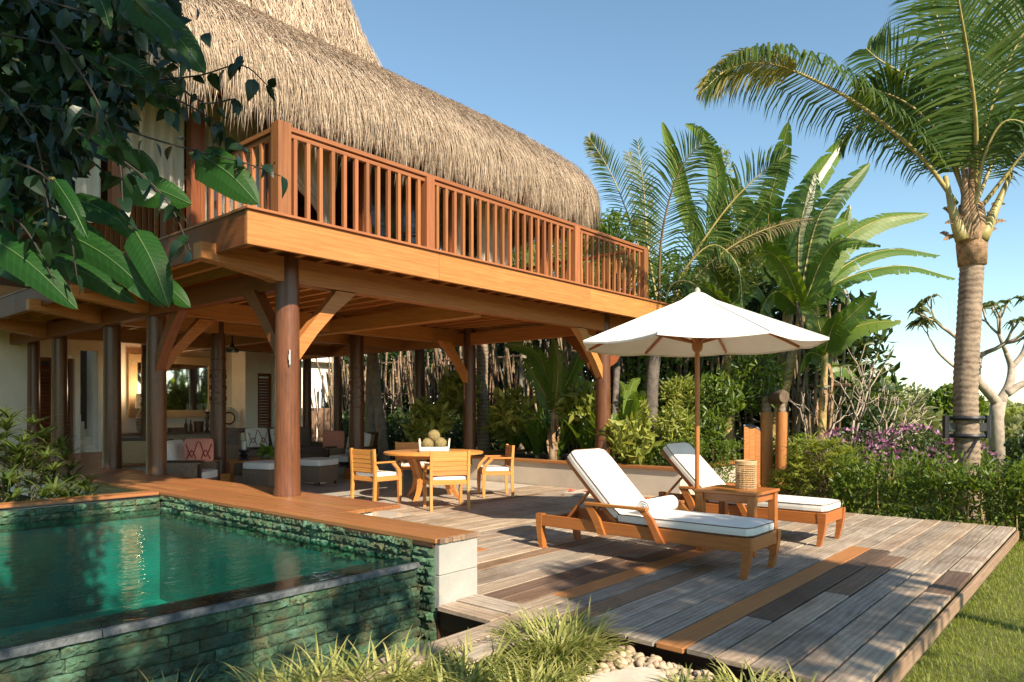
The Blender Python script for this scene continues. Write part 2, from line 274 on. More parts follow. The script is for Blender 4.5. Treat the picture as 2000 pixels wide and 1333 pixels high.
# ---------------------------------------------------------------- objects
def tag(o, label=None, cat=None, group=None, kind=None):
    if label: o['label'] = label
    if cat: o['category'] = cat
    if group: o['group'] = group
    if kind: o['kind'] = kind
    return o
def thing(name, label, cat, loc=(0, 0, 0), rz=0., group=None):
    o = bpy.data.objects.new(name, None); COL.objects.link(o); o.empty_display_size = .1
    o.location = loc; o.rotation_euler = (0, 0, rz); return tag(o, label, cat, group)
def link(name, me, parent=None, loc=(0, 0, 0)):
    o = bpy.data.objects.new(name, me); COL.objects.link(o); o.location = loc
    if parent is not None: o.parent = parent
    return o
def base_of(parent):
    """world location of an unrotated thing or part"""
    v = Vector((0, 0, 0))
    while parent is not None: v += parent.location; parent = parent.parent
    return v
class MB:
    def __init__(s): s.V = []; s.Fc = []; s.UV = []; s.mi = []; s.m = 0
    def face(s, pts, uv=None):
        i = len(s.V); s.V.extend(Vector(p) for p in pts); s.Fc.append(list(range(i, i+len(pts))))
        s.UV.append(uv or [(p[0], p[1]) for p in pts]); s.mi.append(s.m)
    def box(s, c, sz, M=None):
        c = Vector(c); hx, hy, hz = (q/2 for q in sz); L = max(range(3), key=lambda i: sz[i])
        P = [Vector((x, y, z)) for x in (-hx, hx) for y in (-hy, hy) for z in (-hz, hz)]
        i0 = len(s.V)
        for p in P: s.V.append((M @ p if M else p)+c)
        for ax, f in ((0, (0, 1, 3, 2)), (0, (4, 6, 7, 5)), (1, (0, 4, 5, 1)), (1, (2, 3, 7, 6)), (2, (0, 2, 6, 4)), (2, (1, 5, 7, 3))):
            s.Fc.append([i0+k for k in f]); s.mi.append(s.m)
            oth = [a for a in range(3) if a != ax]
            if ax == L: u, v = oth
            else: u = L; v = [a for a in oth if a != L][0]
            s.UV.append([(P[k][u]+c[u]*.37, P[k][v]+ax*.37+c[v]*.61) for k in f])
        return s
    def bar(s, p0, p1, w, h, up=(0, 0, 1)):
        p0, p1 = Vector(p0), Vector(p1); d = (p1-p0); L = d.length; d.normalize(); up = Vector(up)
        if abs(d.dot(up)) > .99: up = Vector((0, 1, 0))
        y = up.cross(d).normalized(); z = d.cross(y); M = Matrix((d, y, z)).transposed()
        return s.box((p0+p1)/2, (L, w, h), M)
    def tube(s, pts, rad, n=8, cap=True):
        pts = [Vector(p) for p in pts]
        if isinstance(rad, (int, float)): rad = [rad]*len(pts)
        i0 = len(s.V); u = 0; pu = []; ref = None
        for k, p in enumerate(pts):
            t = (pts[min(k+1, len(pts)-1)]-pts[max(k-1, 0)]).normalized()
            if ref is None: ref = Vector((1, 0, 0)) if abs(t.x) < .9 else Vector((0, 1, 0))
            a = (ref-t*ref.dot(t)).normalized(); b = t.cross(a); ref = a
            for j in range(n):
                an = 2*math.pi*j/n; s.V.append(p+(a*math.cos(an)+b*math.sin(an))*rad[k])
            if k: u += (p-pts[k-1]).length
            pu.append(u)
        for k in range(len(pts)-1):
            c = 2*math.pi*max(rad)
            for j in range(n):
                j2 = (j+1) % n
                s.Fc.append([i0+k*n+j, i0+k*n+j2, i0+(k+1)*n+j2, i0+(k+1)*n+j]); s.mi.append(s.m)
                s.UV.append([(pu[k], c*j/n), (pu[k], c*(j+1)/n), (pu[k+1], c*(j+1)/n), (pu[k+1], c*j/n)])
        if cap:
            for base, rev in ((i0, True), (i0+(len(pts)-1)*n, False)):
                f = [base+j for j in range(n)]; f = f[::-1] if rev else f
                s.Fc.append(f); s.mi.append(s.m); s.UV.append([(.1*math.cos(6.283*j/n), .1*math.sin(6.283*j/n)) for j in range(n)])
        return s
    def lathe(s, c, prof, n=24):
        c = Vector(c); return s.tube_z(c, prof, n)
    def tube_z(s, c, prof, n):
        i0 = len(s.V)
        for r, z in prof:
            for j in range(n):
                an = 2*math.pi*j/n; s.V.append(c+Vector((r*math.cos(an), r*math.sin(an), z)))
        for k in range(len(prof)-1):
            for j in range(n):
                j2 = (j+1) % n; s.Fc.append([i0+k*n+j, i0+k*n+j2, i0+(k+1)*n+j2, i0+(k+1)*n+j]); s.mi.append(s.m)
                s.UV.append([(prof[k][1], j/n), (prof[k][1], (j+1)/n), (prof[k+1][1], (j+1)/n), (prof[k+1][1], j/n)])
        for base, rev, r in ((i0, True, prof[0][0]), (i0+(len(prof)-1)*n, False, prof[-1][0])):
            if r > 1e-4:
                f = [base+j for j in range(n)]; f = f[::-1] if rev else f
                s.Fc.append(f); s.mi.append(s.m); s.UV.append([(.1*math.cos(6.283*j/n), .1*math.sin(6.283*j/n)) for j in range(n)])
        return s
    def prism(s, poly, o, a, b, t):
        """polygon poly in the plane (o; a, b), thickened by t along a x b"""
        o, a, b = Vector(o), Vector(a), Vector(b); n = a.cross(b).normalized()*t
        P = [o+a*x+b*y for x, y in poly]; Q = [p+n for p in P]; k = len(P)
        s.face(P[::-1], [poly[i] for i in range(k)][::-1]); s.face(Q, [poly[i] for i in range(k)])
        for i in range(k):
            j = (i+1) % k; L = (P[j]-P[i]).length
            s.face([P[i], P[j], Q[j], Q[i]], [(0, 0), (L, 0), (L, t), (0, t)])
        return s
    def mesh(s, name, mats):
        me = bpy.data.meshes.new(name); me.from_pydata([tuple(v) for v in s.V], [], s.Fc)
        uv = me.uv_layers.new(name='UVMap'); uv.data.foreach_set('uv', [q for f in s.UV for p in f for q in p])
        for m in (mats if isinstance(mats, (list, tuple)) else [mats]): me.materials.append(m)
        if any(s.mi): me.polygons.foreach_set('material_index', s.mi)
        return me
    def build(s, name, mats, parent=None, smooth=False, bevel=0, world=False, center=True, seg=1):
        if world and parent is not None:
            q = base_of(parent)
            s.V = [v-q for v in s.V]
        loc = Vector((0, 0, 0))
        if center and s.V:
            lo = Vector([min(v[i] for v in s.V) for i in range(3)]); hi = Vector([max(v[i] for v in s.V) for i in range(3)]); loc = (lo+hi)/2
            s.V = [v-loc for v in s.V]
        me = s.mesh(name, mats); me.validate()
        if smooth:
            me.polygons.foreach_set('use_smooth', [True]*len(me.polygons)); 
            if smooth != 'all': me.set_sharp_from_angle(angle=math.radians(40))
        o = link(name, me, parent, loc)
        if bevel:
            b = o.modifiers.new('bevel', 'BEVEL'); b.width = bevel; b.segments = seg; b.limit_method = 'ANGLE'; b.angle_limit = math.radians(50)
            if seg > 1: me.polygons.foreach_set('use_smooth', [True]*len(me.polygons)); b.harden_normals = False
        return o
def dup(root, loc=None, rz=None, label=None):
    r = root.copy(); COL.objects.link(r)
    if loc is not None: r.location = loc
    if rz is not None: r.rotation_euler = (0, 0, rz)
    if label: r['label'] = label
    for ch in root.children:
        c = ch.copy(); COL.objects.link(c); c.parent = r
        for g in ch.children:
            d = g.copy(); COL.objects.link(d); d.parent = c
    return r
def np_mesh(name, V, faces_n, idx, mats, uv=None, mi=None, smooth=False):
    """fast mesh: V (n,3), loops idx flat, all faces with faces_n corners"""
    me = bpy.data.meshes.new(name); nf = len(idx)//faces_n
    me.vertices.add(len(V)); me.vertices.foreach_set('co', np.asarray(V, np.float32).ravel())
    me.loops.add(len(idx)); me.loops.foreach_set('vertex_index', np.asarray(idx, np.int32))
    me.polygons.add(nf); me.polygons.foreach_set('loop_start', np.arange(0, nf*faces_n, faces_n, dtype=np.int32))
    me.polygons.foreach_set('loop_total', np.full(nf, faces_n, np.int32))
    if mi is not None: me.polygons.foreach_set('material_index', np.asarray(mi, np.int32))
    for m in (mats if isinstance(mats, (list, tuple)) else [mats]): me.materials.append(m)
    if uv is not None:
        l = me.uv_layers.new(name='UVMap'); l.data.foreach_set('uv', np.asarray(uv, np.float32).ravel())
    me.update(calc_edges=True)
    if smooth: me.polygons.foreach_set('use_smooth', np.ones(nf, bool))
    return me
def unit(a): return a/np.maximum(np.linalg.norm(a, axis=-1, keepdims=True), 1e-9)
def leaves_mesh(name, P, size, mats, aspect=.42, updir=None, up=.5, jitter=.35, droop=0.):
    """P (n,3) leaf bases; each leaf a folded diamond"""
    n = len(P); D = unit(RNG.normal(size=(n, 3)))
    if updir is not None: D = unit(D+np.asarray(updir)*up)
    D[:, 2] -= droop; D = unit(D)
    S = unit(np.cross(D, RNG.normal(size=(n, 3)))); Nn = np.cross(D, S)
    L = size*(1+jitter*RNG.uniform(-1, 1, (n, 1))); Wd = L*aspect*.5
    a = P; t = P+D*L; m = P+D*L*.45+Nn*L*.06; l = m+S*Wd; r = m-S*Wd; m2 = P+D*L*.5-Nn*L*.02
    V = np.stack([a, l, t, r], 1).reshape(-1, 3)
    b = np.arange(n)[:, None]*4; idx = np.concatenate([b+np.array([[0, 1, 2]]), b+np.array([[0, 2, 3]])], 1).reshape(-1)
    return np_mesh(name, V, 3, idx, mats)
def blades_mesh(name, B, az, L, w, th0, th1, mats, seg=4, shape=.7, fold=0.12):
    """arching blades: base B (n,3), azimuth az, length L, width w, tilt from vertical th0 -> th1"""
    n = len(B); L = np.broadcast_to(L, n); w = np.broadcast_to(w, n); th0 = np.broadcast_to(th0, n); th1 = np.broadcast_to(th1, n)
    H = np.stack([np.cos(az), np.sin(az), np.zeros(n)], 1); S = np.stack([-np.sin(az), np.cos(az), np.zeros(n)], 1)
    P = B.copy(); rows = []; 
    for k in range(seg+1):
        t = k/seg; ww = w*(np.sin(np.pi*(0.12+.88*t)**shape)*.95+.05) if k < seg else w*0.02
        rows.append(np.stack([P-S*ww[:, None]*.5, P+S*ww[:, None]*.5], 1))
        th = th0+(th1-th0)*(t+.5/seg); P = P+(H*np.sin(th)[:, None]+np.array([0, 0, 1])*np.cos(th)[:, None])*(L/seg)[:, None]
    V = np.stack(rows, 1).reshape(-1, 3); per = (seg+1)*2; b = np.arange(n)[:, None]*per
    q = np.array([[k*2, k*2+1, k*2+3, k*2+2] for k in range(seg)]).reshape(1, -1); idx = (b+q).reshape(-1)
    return np_mesh(name, V, 4, idx, mats)
def spline(pts, n):
    """Catmull-Rom through pts, n points"""
    P = [Vector(p) for p in pts]; P = [P[0]*2-P[1]]+P+[P[-1]*2-P[-2]]; out = []
    m = len(P)-3
    for i in range(n):
        x = i/(n-1)*m; k = min(int(x), m-1); t = x-k; a, b, c, d = P[k:k+4]
        out.append(.5*((2*b)+(c-a)*t+(2*a-5*b+4*c-d)*t*t+(3*b-a-3*c+d)*t**3))
    return out
# ================================================================ SETTING
def sheet(name, rects, mat, kind='structure'):
    b = MB()
    for x0, y0, x1, y1, z in rects: b.face([(x0, y0, z), (x1, y0, z), (x1, y1, z), (x0, y1, z)])
    return tag(b.build(name, mat, center=False), kind=kind)
def lawn_mat():
    m, nt, b = new_mat('lawn_ground'); geo = N(nt, 'ShaderNodeNewGeometry'); P = geo.outputs['Position']
    c = ramp(nt, noise(nt, P, 3., 8, .7), [(.07, .08, .014), (.12, .14, .022), (.19, .20, .045)], [.3, .5, .72]); nt.links.new(c, b.inputs['Base Color'])
    b.inputs['Roughness'].default_value = .95; bump(nt, b, noise(nt, P, 60, 4, .7), .8, .03); return m
G = 3000
LAWN = lawn_mat()
sheet('ground', [(-G, -G, G, .4, -.20), (-G, 8.7, G, G, -.20), (-G, .4, -12, 8.7, -.20), (3.9, .4, G, 8.7, -.20)], LAWN)
sheet('garden_bed', [(-12, .4, 3.92, 4.2, -.34)], SOIL)
# lawn blades right of the deck
n = 52000
x = RNG.uniform(3.6, 13.5, n); y = .98-RNG.uniform(0, 1, n)**1.3*3.2; B = np.stack([x, y, np.full(n, -.2)], 1)
k = y > .0887*x-1.2; B = B[k]; n = len(B)
me = blades_mesh('lawn_grass', B, RNG.uniform(0, 6.28, n), RNG.uniform(.025, .06, n), .0045, RNG.uniform(0, .5, n), RNG.uniform(.4, 1.5, n), L_LAWN, 2)
tag(link('lawn_grass', me), 'short sunlit lawn grass along the right edge of the wooden deck', 'grass', kind='stuff')
# ---- deck: substructure sheet plus single boards
DX0, DX1, DY0, DY1 = 3.82, 10.42, 1.0, 8.4
b = MB(); b.box(((3.95+10.36)/2, (1.06+DY1)/2, -.12), (10.36-3.95, DY1-1.06, .14)); b.box((3.72, 5.9, -.12), (.3, 5.2, .14))
deck = tag(b.build('deck', W_DARK, center=False), kind='structure')
pitch = .1948; PL = {}
def plank(x0, x1, y0, w, mat, parent=deck, z=0., th=.034, along='X', dz=0):
    g = .0065
    if along == 'X': c = ((x0+x1)/2, y0+w/2, z-th/2); sz = (x1-x0-2*g, w-2*g, th)
    else: c = (y0+w/2, (x0+x1)/2, z-th/2); sz = (w-2*g, x1-x0-2*g, th)
    m = MB().box((0, 0, 0), sz); o = m.build('plank', mat, parent, bevel=.004, center=False)
    o.location = Vector(c)+Vector((0, 0, dz)); return o
rows = int(round((DY1-DY0)/pitch))
fixed = {5: [(3.82, 7.9, W_ORANGE)], 6: [], 4: [(4.72, 7.85, W_BROWN)], 3: [(5.75, 7.6, W_MID)], 0: [(6.25, 7.25, W_BROWN)],
         11: [(4.3, 6.9, W_ORANGE)], 13: [(3.9, 5.9, W_BROWN)], 2: [], 20: [(4.05, 5.3, W_ORANGE)]}
rr = random.Random(5)
for i in range(rows):
    y0 = DY0+i*pitch; w = pitch-.0035; xs = DX0 if y0 < 3.2 else 3.95
    if y0 > 7.4: xs = 4.7 if y0 < 5.4 else 3.98
    segs = [s for s in fixed.get(i, [])]; out = []
    cur = xs+rr.uniform(-.015, .015)
    for (a, c, m) in segs+[(DX1+.02, None, None)]:
        a = max(a, xs)
        while a-cur > .06:
            L = rr.uniform(1.9, 3.9)
            e = a if a-cur-L < .9 else cur+L
            u = rr.random()
            mm = W_GREY if u < .78 else W_GREY2 if u < .95 else W_MID
            if y0 > 5.2: mm = W_GREY2 if u < .8 else W_GREY if u < .96 else W_MID
            out.append((cur, e, mm)); cur = e
        if c: out.append((a, c, m)); cur = c
    for a, e, m in out: plank(a, e, y0, w, m, dz=rr.uniform(-.0025, .0025))
# short boards framing the overflow trench beside the pool, and the right edge fascia
for yy, x0, x1, m in ((3.21, 3.50, 3.93, W_GREY2), ):
    pass
plank(3.21, 3.74, 3.49, .20, W_GREY2, along='Y'); plank(3.21, 3.76, 3.70, .24, W_GREY, along='Y', dz=.002)
plank(.9, 3.93, 3.0, .20, W_GREY2); plank(2.9, 3.80, 2.8, .195, W_GREY, dz=-.004)
for x0, x1 in ((3.82, 6.6), (6.6, 9.0), (9.0, 10.42)):
    o = MB().box((0, 0, 0), (x1-x0-.006, .028, .10)).build('edge_board', W_ENDS, deck, bevel=.004, center=False); o.location = ((x0+x1)/2, .985, -.088)
for k in range(4):
    o = MB().box((0, 0, 0), (.028, 1.8, .12)).build('edge_board', W_BROWN, deck, bevel=.004, center=False); o.location = (10.44, 1.9+k*1.81, -.10)
# ---- polished floor of the open living room
sheet('living_room_floor', [(4.3, 8.4, 10.4, 18.6, .0), (3.6, 4.0, 3.95, 8.4, -.03), (10.4, 11.0, 12.4, 18.6, .0), (3.95, 7.2, 6.35, 8.4, .006)], FLOOR)

# ================================================================ POOL
pool = thing('swimming_pool', 'green stone infinity pool of still emerald water beside the wooden ledge', 'swimming pool', (0, 3.93, -.34))
PX1, PY0, PY1, WZ = 3.53, 3.93, 8.36, .288
b = MB()
b.face([(-12, 4.0, -.75), (3.5, 4.0, -.75), (3.5, 8.4, -.75), (-12, 8.4, -.75)])
b.build('basin_floor', POOLF, pool, world=True); b = MB()
b.face([(-12, 4.2, -.75), (3.5, 4.2, -.75), (3.5, 4.2, .20), (-12, 4.2, .20)])
b.face([(-12, 8.36, -.75), (3.5, 8.36, -.75), (3.5, 8.36, .2), (-12, 8.36, .2)]); b.face([(3.5, 4, -.75), (3.5, 8.4, -.75), (3.5, 8.4, .2), (3.5, 4, .2)])
b.build('basin_wall', POOLW, pool, world=True)
b = MB(); b.box((-4.26, 4.08, -.1), (15.5, .22, .62)); b.box((3.63, 5.95, .1), (.12, 4.0, .62)); b.box((-4.2, 8.50, .1), (15.6, .2, .58))
b.build('wall_core', plain('mortar', (.045, .06, .045), .95, .3), pool, world=True)
def stone_mesh(L, H, seed, amp=.02):
    """split-faced stone, front toward -Y, origin at centre of the back"""
    r = np.random.default_rng(seed); nx, nz = max(5, int(L/.022)), 4; m = MB(); g = {}
    for i in range(nx+1):
        for j in range(nz+1):
            e = (i in (0, nx)) or (j in (0, nz)); d = .028+(r.uniform(0, amp) if not e else r.uniform(-.012, .004))
            g[i, j] = (-L/2+L*i/nx+r.uniform(-.006, .006)*(not e), -d, -H/2+H*j/nz+r.uniform(-.006, .006)*(not e))
    for i in range(nx):
        for j in range(nz): m.face([g[i, j], g[i+1, j], g[i+1, j+1], g[i, j+1]])
    c = lambda i, j: (g[i, j][0], .01, g[i, j][2])
    for i in range(nx):
        m.face([g[i+1, 0], g[i, 0], c(i, 0), c(i+1, 0)]); m.face([g[i, nz], g[i+1, nz], c(i+1, nz), c(i, nz)])
    for j in range(nz):
        m.face([g[0, j], g[0, j+1], c(0, j+1), c(0, j)]); m.face([g[nx, j+1], g[nx, j], c(nx, j), c(nx, j+1)])
    return m.mesh('stone', STONE)
lens = [.16, .22, .28, .34, .42]; SM = {(L, H): [stone_mesh(L, H, 100+i*7+s, .026 if H < .09 else .02) for s in range(3)] for i, L in enumerate(lens) for H in (.066, )}
def lay(face, u0, u1, z0, nrows, H=.072, maxn=400):
    for r_ in range(nrows):
        u = u0-rr.uniform(0, .2)*(r_ % 2); z = z0+H*(r_+.5)
        while u < u1-.03:
            L = rr.choice(lens)
            a = max(u, u0); e = min(u+L, u1)
            if u1-e < .07: e = u1
            if e-a > .03:
                me = rr.choice(SM[L, .066]); o = link('stone', me, pool)
                o.scale = ((e-a-.006)/L, rr.uniform(.75, 1.3), (H-.005)/.066*rr.choice((1, 1, 1, .97)))
                if face == 'F': o.location = ((a+e)/2, PY0+.045-3.93, z+.34); 
                elif face == 'B': o.location = ((a+e)/2, PY1+.03-3.93, z+.34)
                elif face == 'S': o.location = (PX1-.01+.02, (a+e)/2-3.93, z+.34); o.rotation_euler = (0, 0, -math.pi/2)
            u = e if e == u1 else u+L
lay('F', -.4, 3.52, -.335, 8, .0735)
lay('S', 4.02, PY1, .18, 4, .066); lay('S', 3.80, 4.02, -.33, 11, .0665)
lay('B', -.6, 3.5, .21, 3, .068)
# infinity rim: slate tiles just under the water film and a hewn edge stone
y = MB()
xx = 3.5
while xx > -1.5:
    L = .62; o = MB().box((0, 0, 0), (L-.006, .262, .03)).build('rim_tile', DARKTILE, pool, bevel=.002, center=False); o.location = (xx-L/2, 4.195-.12-3.93+.01, WZ-.018+.34-.001); xx -= L
xx = 3.53
while xx > -1.5:
    L = rr.uniform(.5, .9); m = MB(); nn = int(L/.05); rs = np.random.default_rng(int(xx*1000) % 9999)
    top = [(-L/2+L*i/nn, rs.uniform(-.006, .006)) for i in range(nn+1)]
    for i in range(nn):
        (a, da), (c, dc) = top[i], top[i+1]
        m.face([(a, -.022+da, -.02), (c, -.022+dc, -.02), (c, -.012+dc*.4, .016), (a, -.012+da*.4, .016)])
        m.face([(a, -.012+da*.4, .016), (c, -.012+dc*.4, .016), (c, .03, .014), (a, .03, .014)]); m.face([(c, -.022+dc, -.02), (a, -.022+da, -.02), (a, .03, -.02), (c, .03, -.02)])
    o = m.build('edge_stone', EDGESTONE, pool, center=False); o.location = (xx-L/2, 3.935-3.93, WZ-.014+.34); xx -= L+.003
wt = MB(); nx_, ny_ = 2, 2
wt.face([(-12, 3.95, WZ), (3.505, 3.95, WZ), (3.505, 8.40, WZ), (-12, 8.40, WZ)]); w_o = wt.build('water', WATER, center=False); tag(w_o, kind='structure')
# submerged step seen as a lighter band near the far side
# ================================================================ VILLA
VL = (4.3, 6.97, 0)
villa = thing('villa', 'two storey timber villa with shaggy thatched roof and balcony over an open living room', 'house', VL)
def V(m, name, mat, **k): k.setdefault('world', True); return m.build(name, mat, k.pop('parent', villa), **k)
# raised teak ledge round the living room (wide part, narrow part, pool end strip, back platform)
led = V(MB().box((3.98, 7.3, .18), (.55, 3.7, .5)).box((3.75, 4.66, .19), (.36, 1.7, .53)).box((4.05, 13.8, .18), (.5, 9.4, .5)).box((5.1, 15.9, .2), (2.4, 5.6, .48)).box((-4.2, 8.60, .18), (15.4, .22, .46)), 'ledge_base', PLASTER)
def lplank(x0, x1, y0, y1, along):
    c = ((x0+x1)/2-VL[0], (y0+y1)/2-VL[1], .475-.017); g = .003
    o = MB().box((0, 0, 0), (x1-x0-g, y1-y0-g, .034)).build('ledge_plank', W_LEDGE, villa, bevel=.003, center=False); o.location = c
nb = 4; 
for i in range(4):                                   # narrow end, boards run along Y from the block end
    x0 = 3.51+i*.1075; lplank(x0, x0+.1075, 3.77, 5.40 if i % 2 else 6.1, 'Y'); 
    lplank(x0, x0+.1075, 5.40 if i % 2 else 6.1, 8.36, 'Y')
for i in range(4, 10):
    x0 = 3.51+i*.1075; 
    lplank(x0, x0+.1075, 5.42, 7.6 if i % 2 else 6.9, 'Y'); lplank(x0, x0+.1075, 7.6 if i % 2 else 6.9, 10.1, 'Y')
for i in range(10):
    x0 = 3.51+i*.1075; 
    if i < 4: lplank(x0, x0+.1075, 8.36, 10.1, 'Y')
    lplank(x0, x0+.1075, 10.1, 12.6+.7*(i % 2), 'Y'); lplank(x0, x0+.1075, 12.6+.7*(i % 2), 18.3, 'Y')
for i in range(8):
    x0 = 4.585+i*.2; lplank(x0, x0+.2, 12.95, 17.5, 'Y')
for i in range(2):
    y0 = 8.37+i*.115; 
    for x0, x1 in ((1.2, 3.5), (-1.2, 1.2), (-3.6, -1.2)): lplank(x0, x1, y0, y0+.115, 'X')
# dark drip line under the ledge on the pool side, plus grey end block of two stones
V(MB().box((3.525, 6.1, .425), (.03, 4.6, .03)), 'drip_edge', W_DARK)
blk = V(MB().box((3.735, 3.80, .325), (.40, .09, .235)), 'block', STONE_GREY, bevel=.005)
V(MB().box((3.735, 3.80, .085), (.40, .09, .24)), 'block', STONE_GREY, bevel=.005)
V(MB().box((3.932, 4.7, .21), (.02, 1.45, .46)), 'end_render', STONE_GREY)
V(MB().box((3.735, 3.82, -.17), (.36, .06, .2)), 'footing', W_DARK)
for i in range(10):
    o = MB().box((0, 0, 0), (.0405, .03, .037)).build('board_end', W_ENDS, villa, bevel=.003, center=False); o.location = (3.54+i*.0425-VL[0]+.01, 3.756-VL[1]-rr.uniform(0, .006), .4565)
# columns
def column(x, y, z0, r=.138, ztop=3.1, ped=0, carve=False):
    m = MB(); nseg = 14
    pr = [(r*1.05, z0), (r*1.05, z0+.02), (r, z0+.06)]+[(r*(1-.10*t/10), z0+.06+(ztop-z0-.06)*t/10) for t in range(1, 11)]
    m.lathe((0, 0, 0), pr, 28); o = m.build('column', W_COL, villa, smooth=True, center=False); o.location = (x-VL[0], y-VL[1], 0)
    # grain runs up the shaft
    if carve:
        c = MB(); zc = z0+1.25
        for k in range(5): c.lathe((0, 0, 0), [(r*.97, zc+k*.2), (r*1.02, zc+k*.2+.006), (r*1.02, zc+k*.2+.02), (r*.97, zc+k*.2+.026)], 24)
        for k in range(3):
            for j in range(10):
                a = j*.628; c.box((r*.965*math.cos(a), r*.965*math.sin(a), zc+.11+k*.2), (.02, .045, .07), Matrix.Rotation(a, 3, 'Z') @ Matrix.Rotation(.785, 3, 'X'))
        q = c.build('carving', W_COL, o, center=False); q['kind'] = 'stuff'
    if ped: 
        q = MB().box((0, 0, 0), (r*2.25, r*2.25, ped)).build('plinth', W_HONEY, o, bevel=.006, center=False); q.location = (0, 0, z0-ped/2)
    return o
cols = [(4.28, 6.97, .475), (4.4, 10.62, .475), (4.45, 12.42, .475), (4.5, 15.1, .475), (10.5, 6.97, .3), (10.5, 10.25, .3)]
for x, y, z in cols: column(x, y, z)
column(4.6, 17.0, .475, .12)
column(6.24, 12.45, .27, ped=.27, carve=True); column(6.8, 16.9, 0, .14, carve=True); column(9.0, 12.05, .22, .16, ped=.22, carve=True)
column(10.95, 12.3, 0, .13); column(11.3, 17.4, 0, .13); column(11.9, 16.8, 0, .13)
# white tag on the front column
V(MB().box((4.215, 6.822, 1.98), (.012, .035, .16), Matrix.Rotation(-.35, 3, 'Z')).box((4.205, 6.815, 1.98), (.012, .02, .06), Matrix.Rotation(-.35, 3, 'Z')), 'wall_light', plain('brushed_steel', (.5, .5, .48), .35, .1, metal=.6))
def beamX(y, x0, x1, z0=2.80, z1=3.075, w=.17, corb=(True, True), mat=W_HONEY):
    """beam along X with the lower edge cut to a curve at its free ends"""
    h = z1-z0; P = []
    P += [(x0, h)]
    if corb[0]: P += [(x0, h*.42), (x0+.25, h*.34), (x0+.5, h*.2), (x0+.75, .02), (x0+.8, 0)]
    else: P += [(x0, 0)]
    if corb[1]: P += [(x1-.8, 0), (x1-.75, .02), (x1-.5, h*.2), (x1-.25, h*.34), (x1, h*.42)]
    else: P += [(x1, 0)]
    P += [(x1, h)]
    m = MB().prism(P[::-1], (0, w/2, 0), (1, 0, 0), (0, 0, 1), w)
    return V(_place(m, (0, y, z0)), 'beam', mat, bevel=.006)
def _place(m, d): d = Vector(d); m.V = [v+d for v in m.V]; return m
for y in (6.97, 10.62, 12.42): beamX(y, 3.28, 11.35, corb=(True, True), z0=2.80)
beamX(15.1, 3.28, 11.35, 2.76, 3.03)
for x in (4.33, 7.4, 10.5): V(MB().bar((x, 7.062, 2.88), (x, 17.3, 2.88), .15, .24), 'beam', W_RED_SHADE if x < 5 else W_HONEY, bevel=.006)
# diagonal braces
def brace(x, y, dx, dy, mat=W_HONEY, L=.62):
    z = 2.79; a = (x+dx*.10, y+dy*.10, z-L); c = (x+dx*L, y+dy*L, z)
    m = MB(); ax = Vector((dx, dy, 0)); t = .13; side = Vector((-dy, dx, 0))
    P = [(.08, -L), (.08, -L-.14), (.13, -L-.16), (.36, -.50), (.52, -.30), (L+.20, -.02), (L+.20, 0), (L, 0), (.30, -.30)]
    P = [(.10, -L+.02), (.10, -L-.22), (.34, -.52), (.58, -.26), (L+.26, 0), (L-.02, 0)]
    m.prism(P, Vector((x, y, z))+side*t/2, ax, (0, 0, 1), t); return V(m, 'brace', mat, bevel=.005)
brace(4.28, 6.97, 1, 0); brace(4.28, 6.97, 0, 1, W_RED_SHADE); brace(4.4, 10.62, 1, 0); brace(4.4, 10.62, 0, -1, W_RED_SHADE)
brace(10.5, 6.97, -1, 0); brace(10.5, 6.97, 0, 1, W_RED_SHADE); brace(10.5, 10.25, -1, 0); brace(10.5, 6.97, 1, 0, W_RED_SHADE, .4)
# joists and ceiling boards
for i in range(26):
    x = 3.70+i*.31; V(MB().bar((x, 6.33, 3.135), (x, 18.0, 3.135), .07, .115), 'joist', W_HONEY)
nb = 16
for i in range(nb):
    y0 = 6.3+i*.74; V(MB().box((7.5, y0+.37, 3.205), (8.0, .732, .02)), 'ceiling_board', W_HONEY)
# fascia boards
def fascia(x0, x1, y0, y1): return V(MB().box(((x0+x1)/2, (y0+y1)/2, 3.145), (x1-x0, y1-y0, .33)), 'fascia_board', W_HONEY, bevel=.005)
for a, c in ((3.43, 5.9), (5.904, 9.1), (9.104, 11.55)): fascia(a, c, 6.27, 6.315)
for a, c in ((6.32, 10.0), (10.004, 13.6), (13.604, 18)): V(MB().box((3.452, (a+c)/2, 3.145), (.045, c-a, .33)), 'fascia_board', W_RED_SHADE, bevel=.005)  # shade of the left side put into a darker wood than the front
fascia(11.505, 11.55, 6.32, 18.)
V(MB().box((7.5, 11, 3.24), (8.0, 9.4, .03)), 'floor_slab', W_HONEY)
V(MB().box((7.49, 6.42, 3.325), (8.16, .36, .028)).box((3.60, 12.3, 3.325), (.36, 11.4, .028)), 'deck_edge', W_RAIL, bevel=.004)
for i in range(10): V(MB().box((7.7, 6.9+i*.6+.02, 3.33), (7.75, .594, .02)), 'floor_board', W_RAIL)
# small bearing block where beam meets fascia
for x in (5.0, ): V(MB().box((4.98, 6.86, 3.10), (.09, .03, .06)), 'packing_block', W_RED_SHADE)
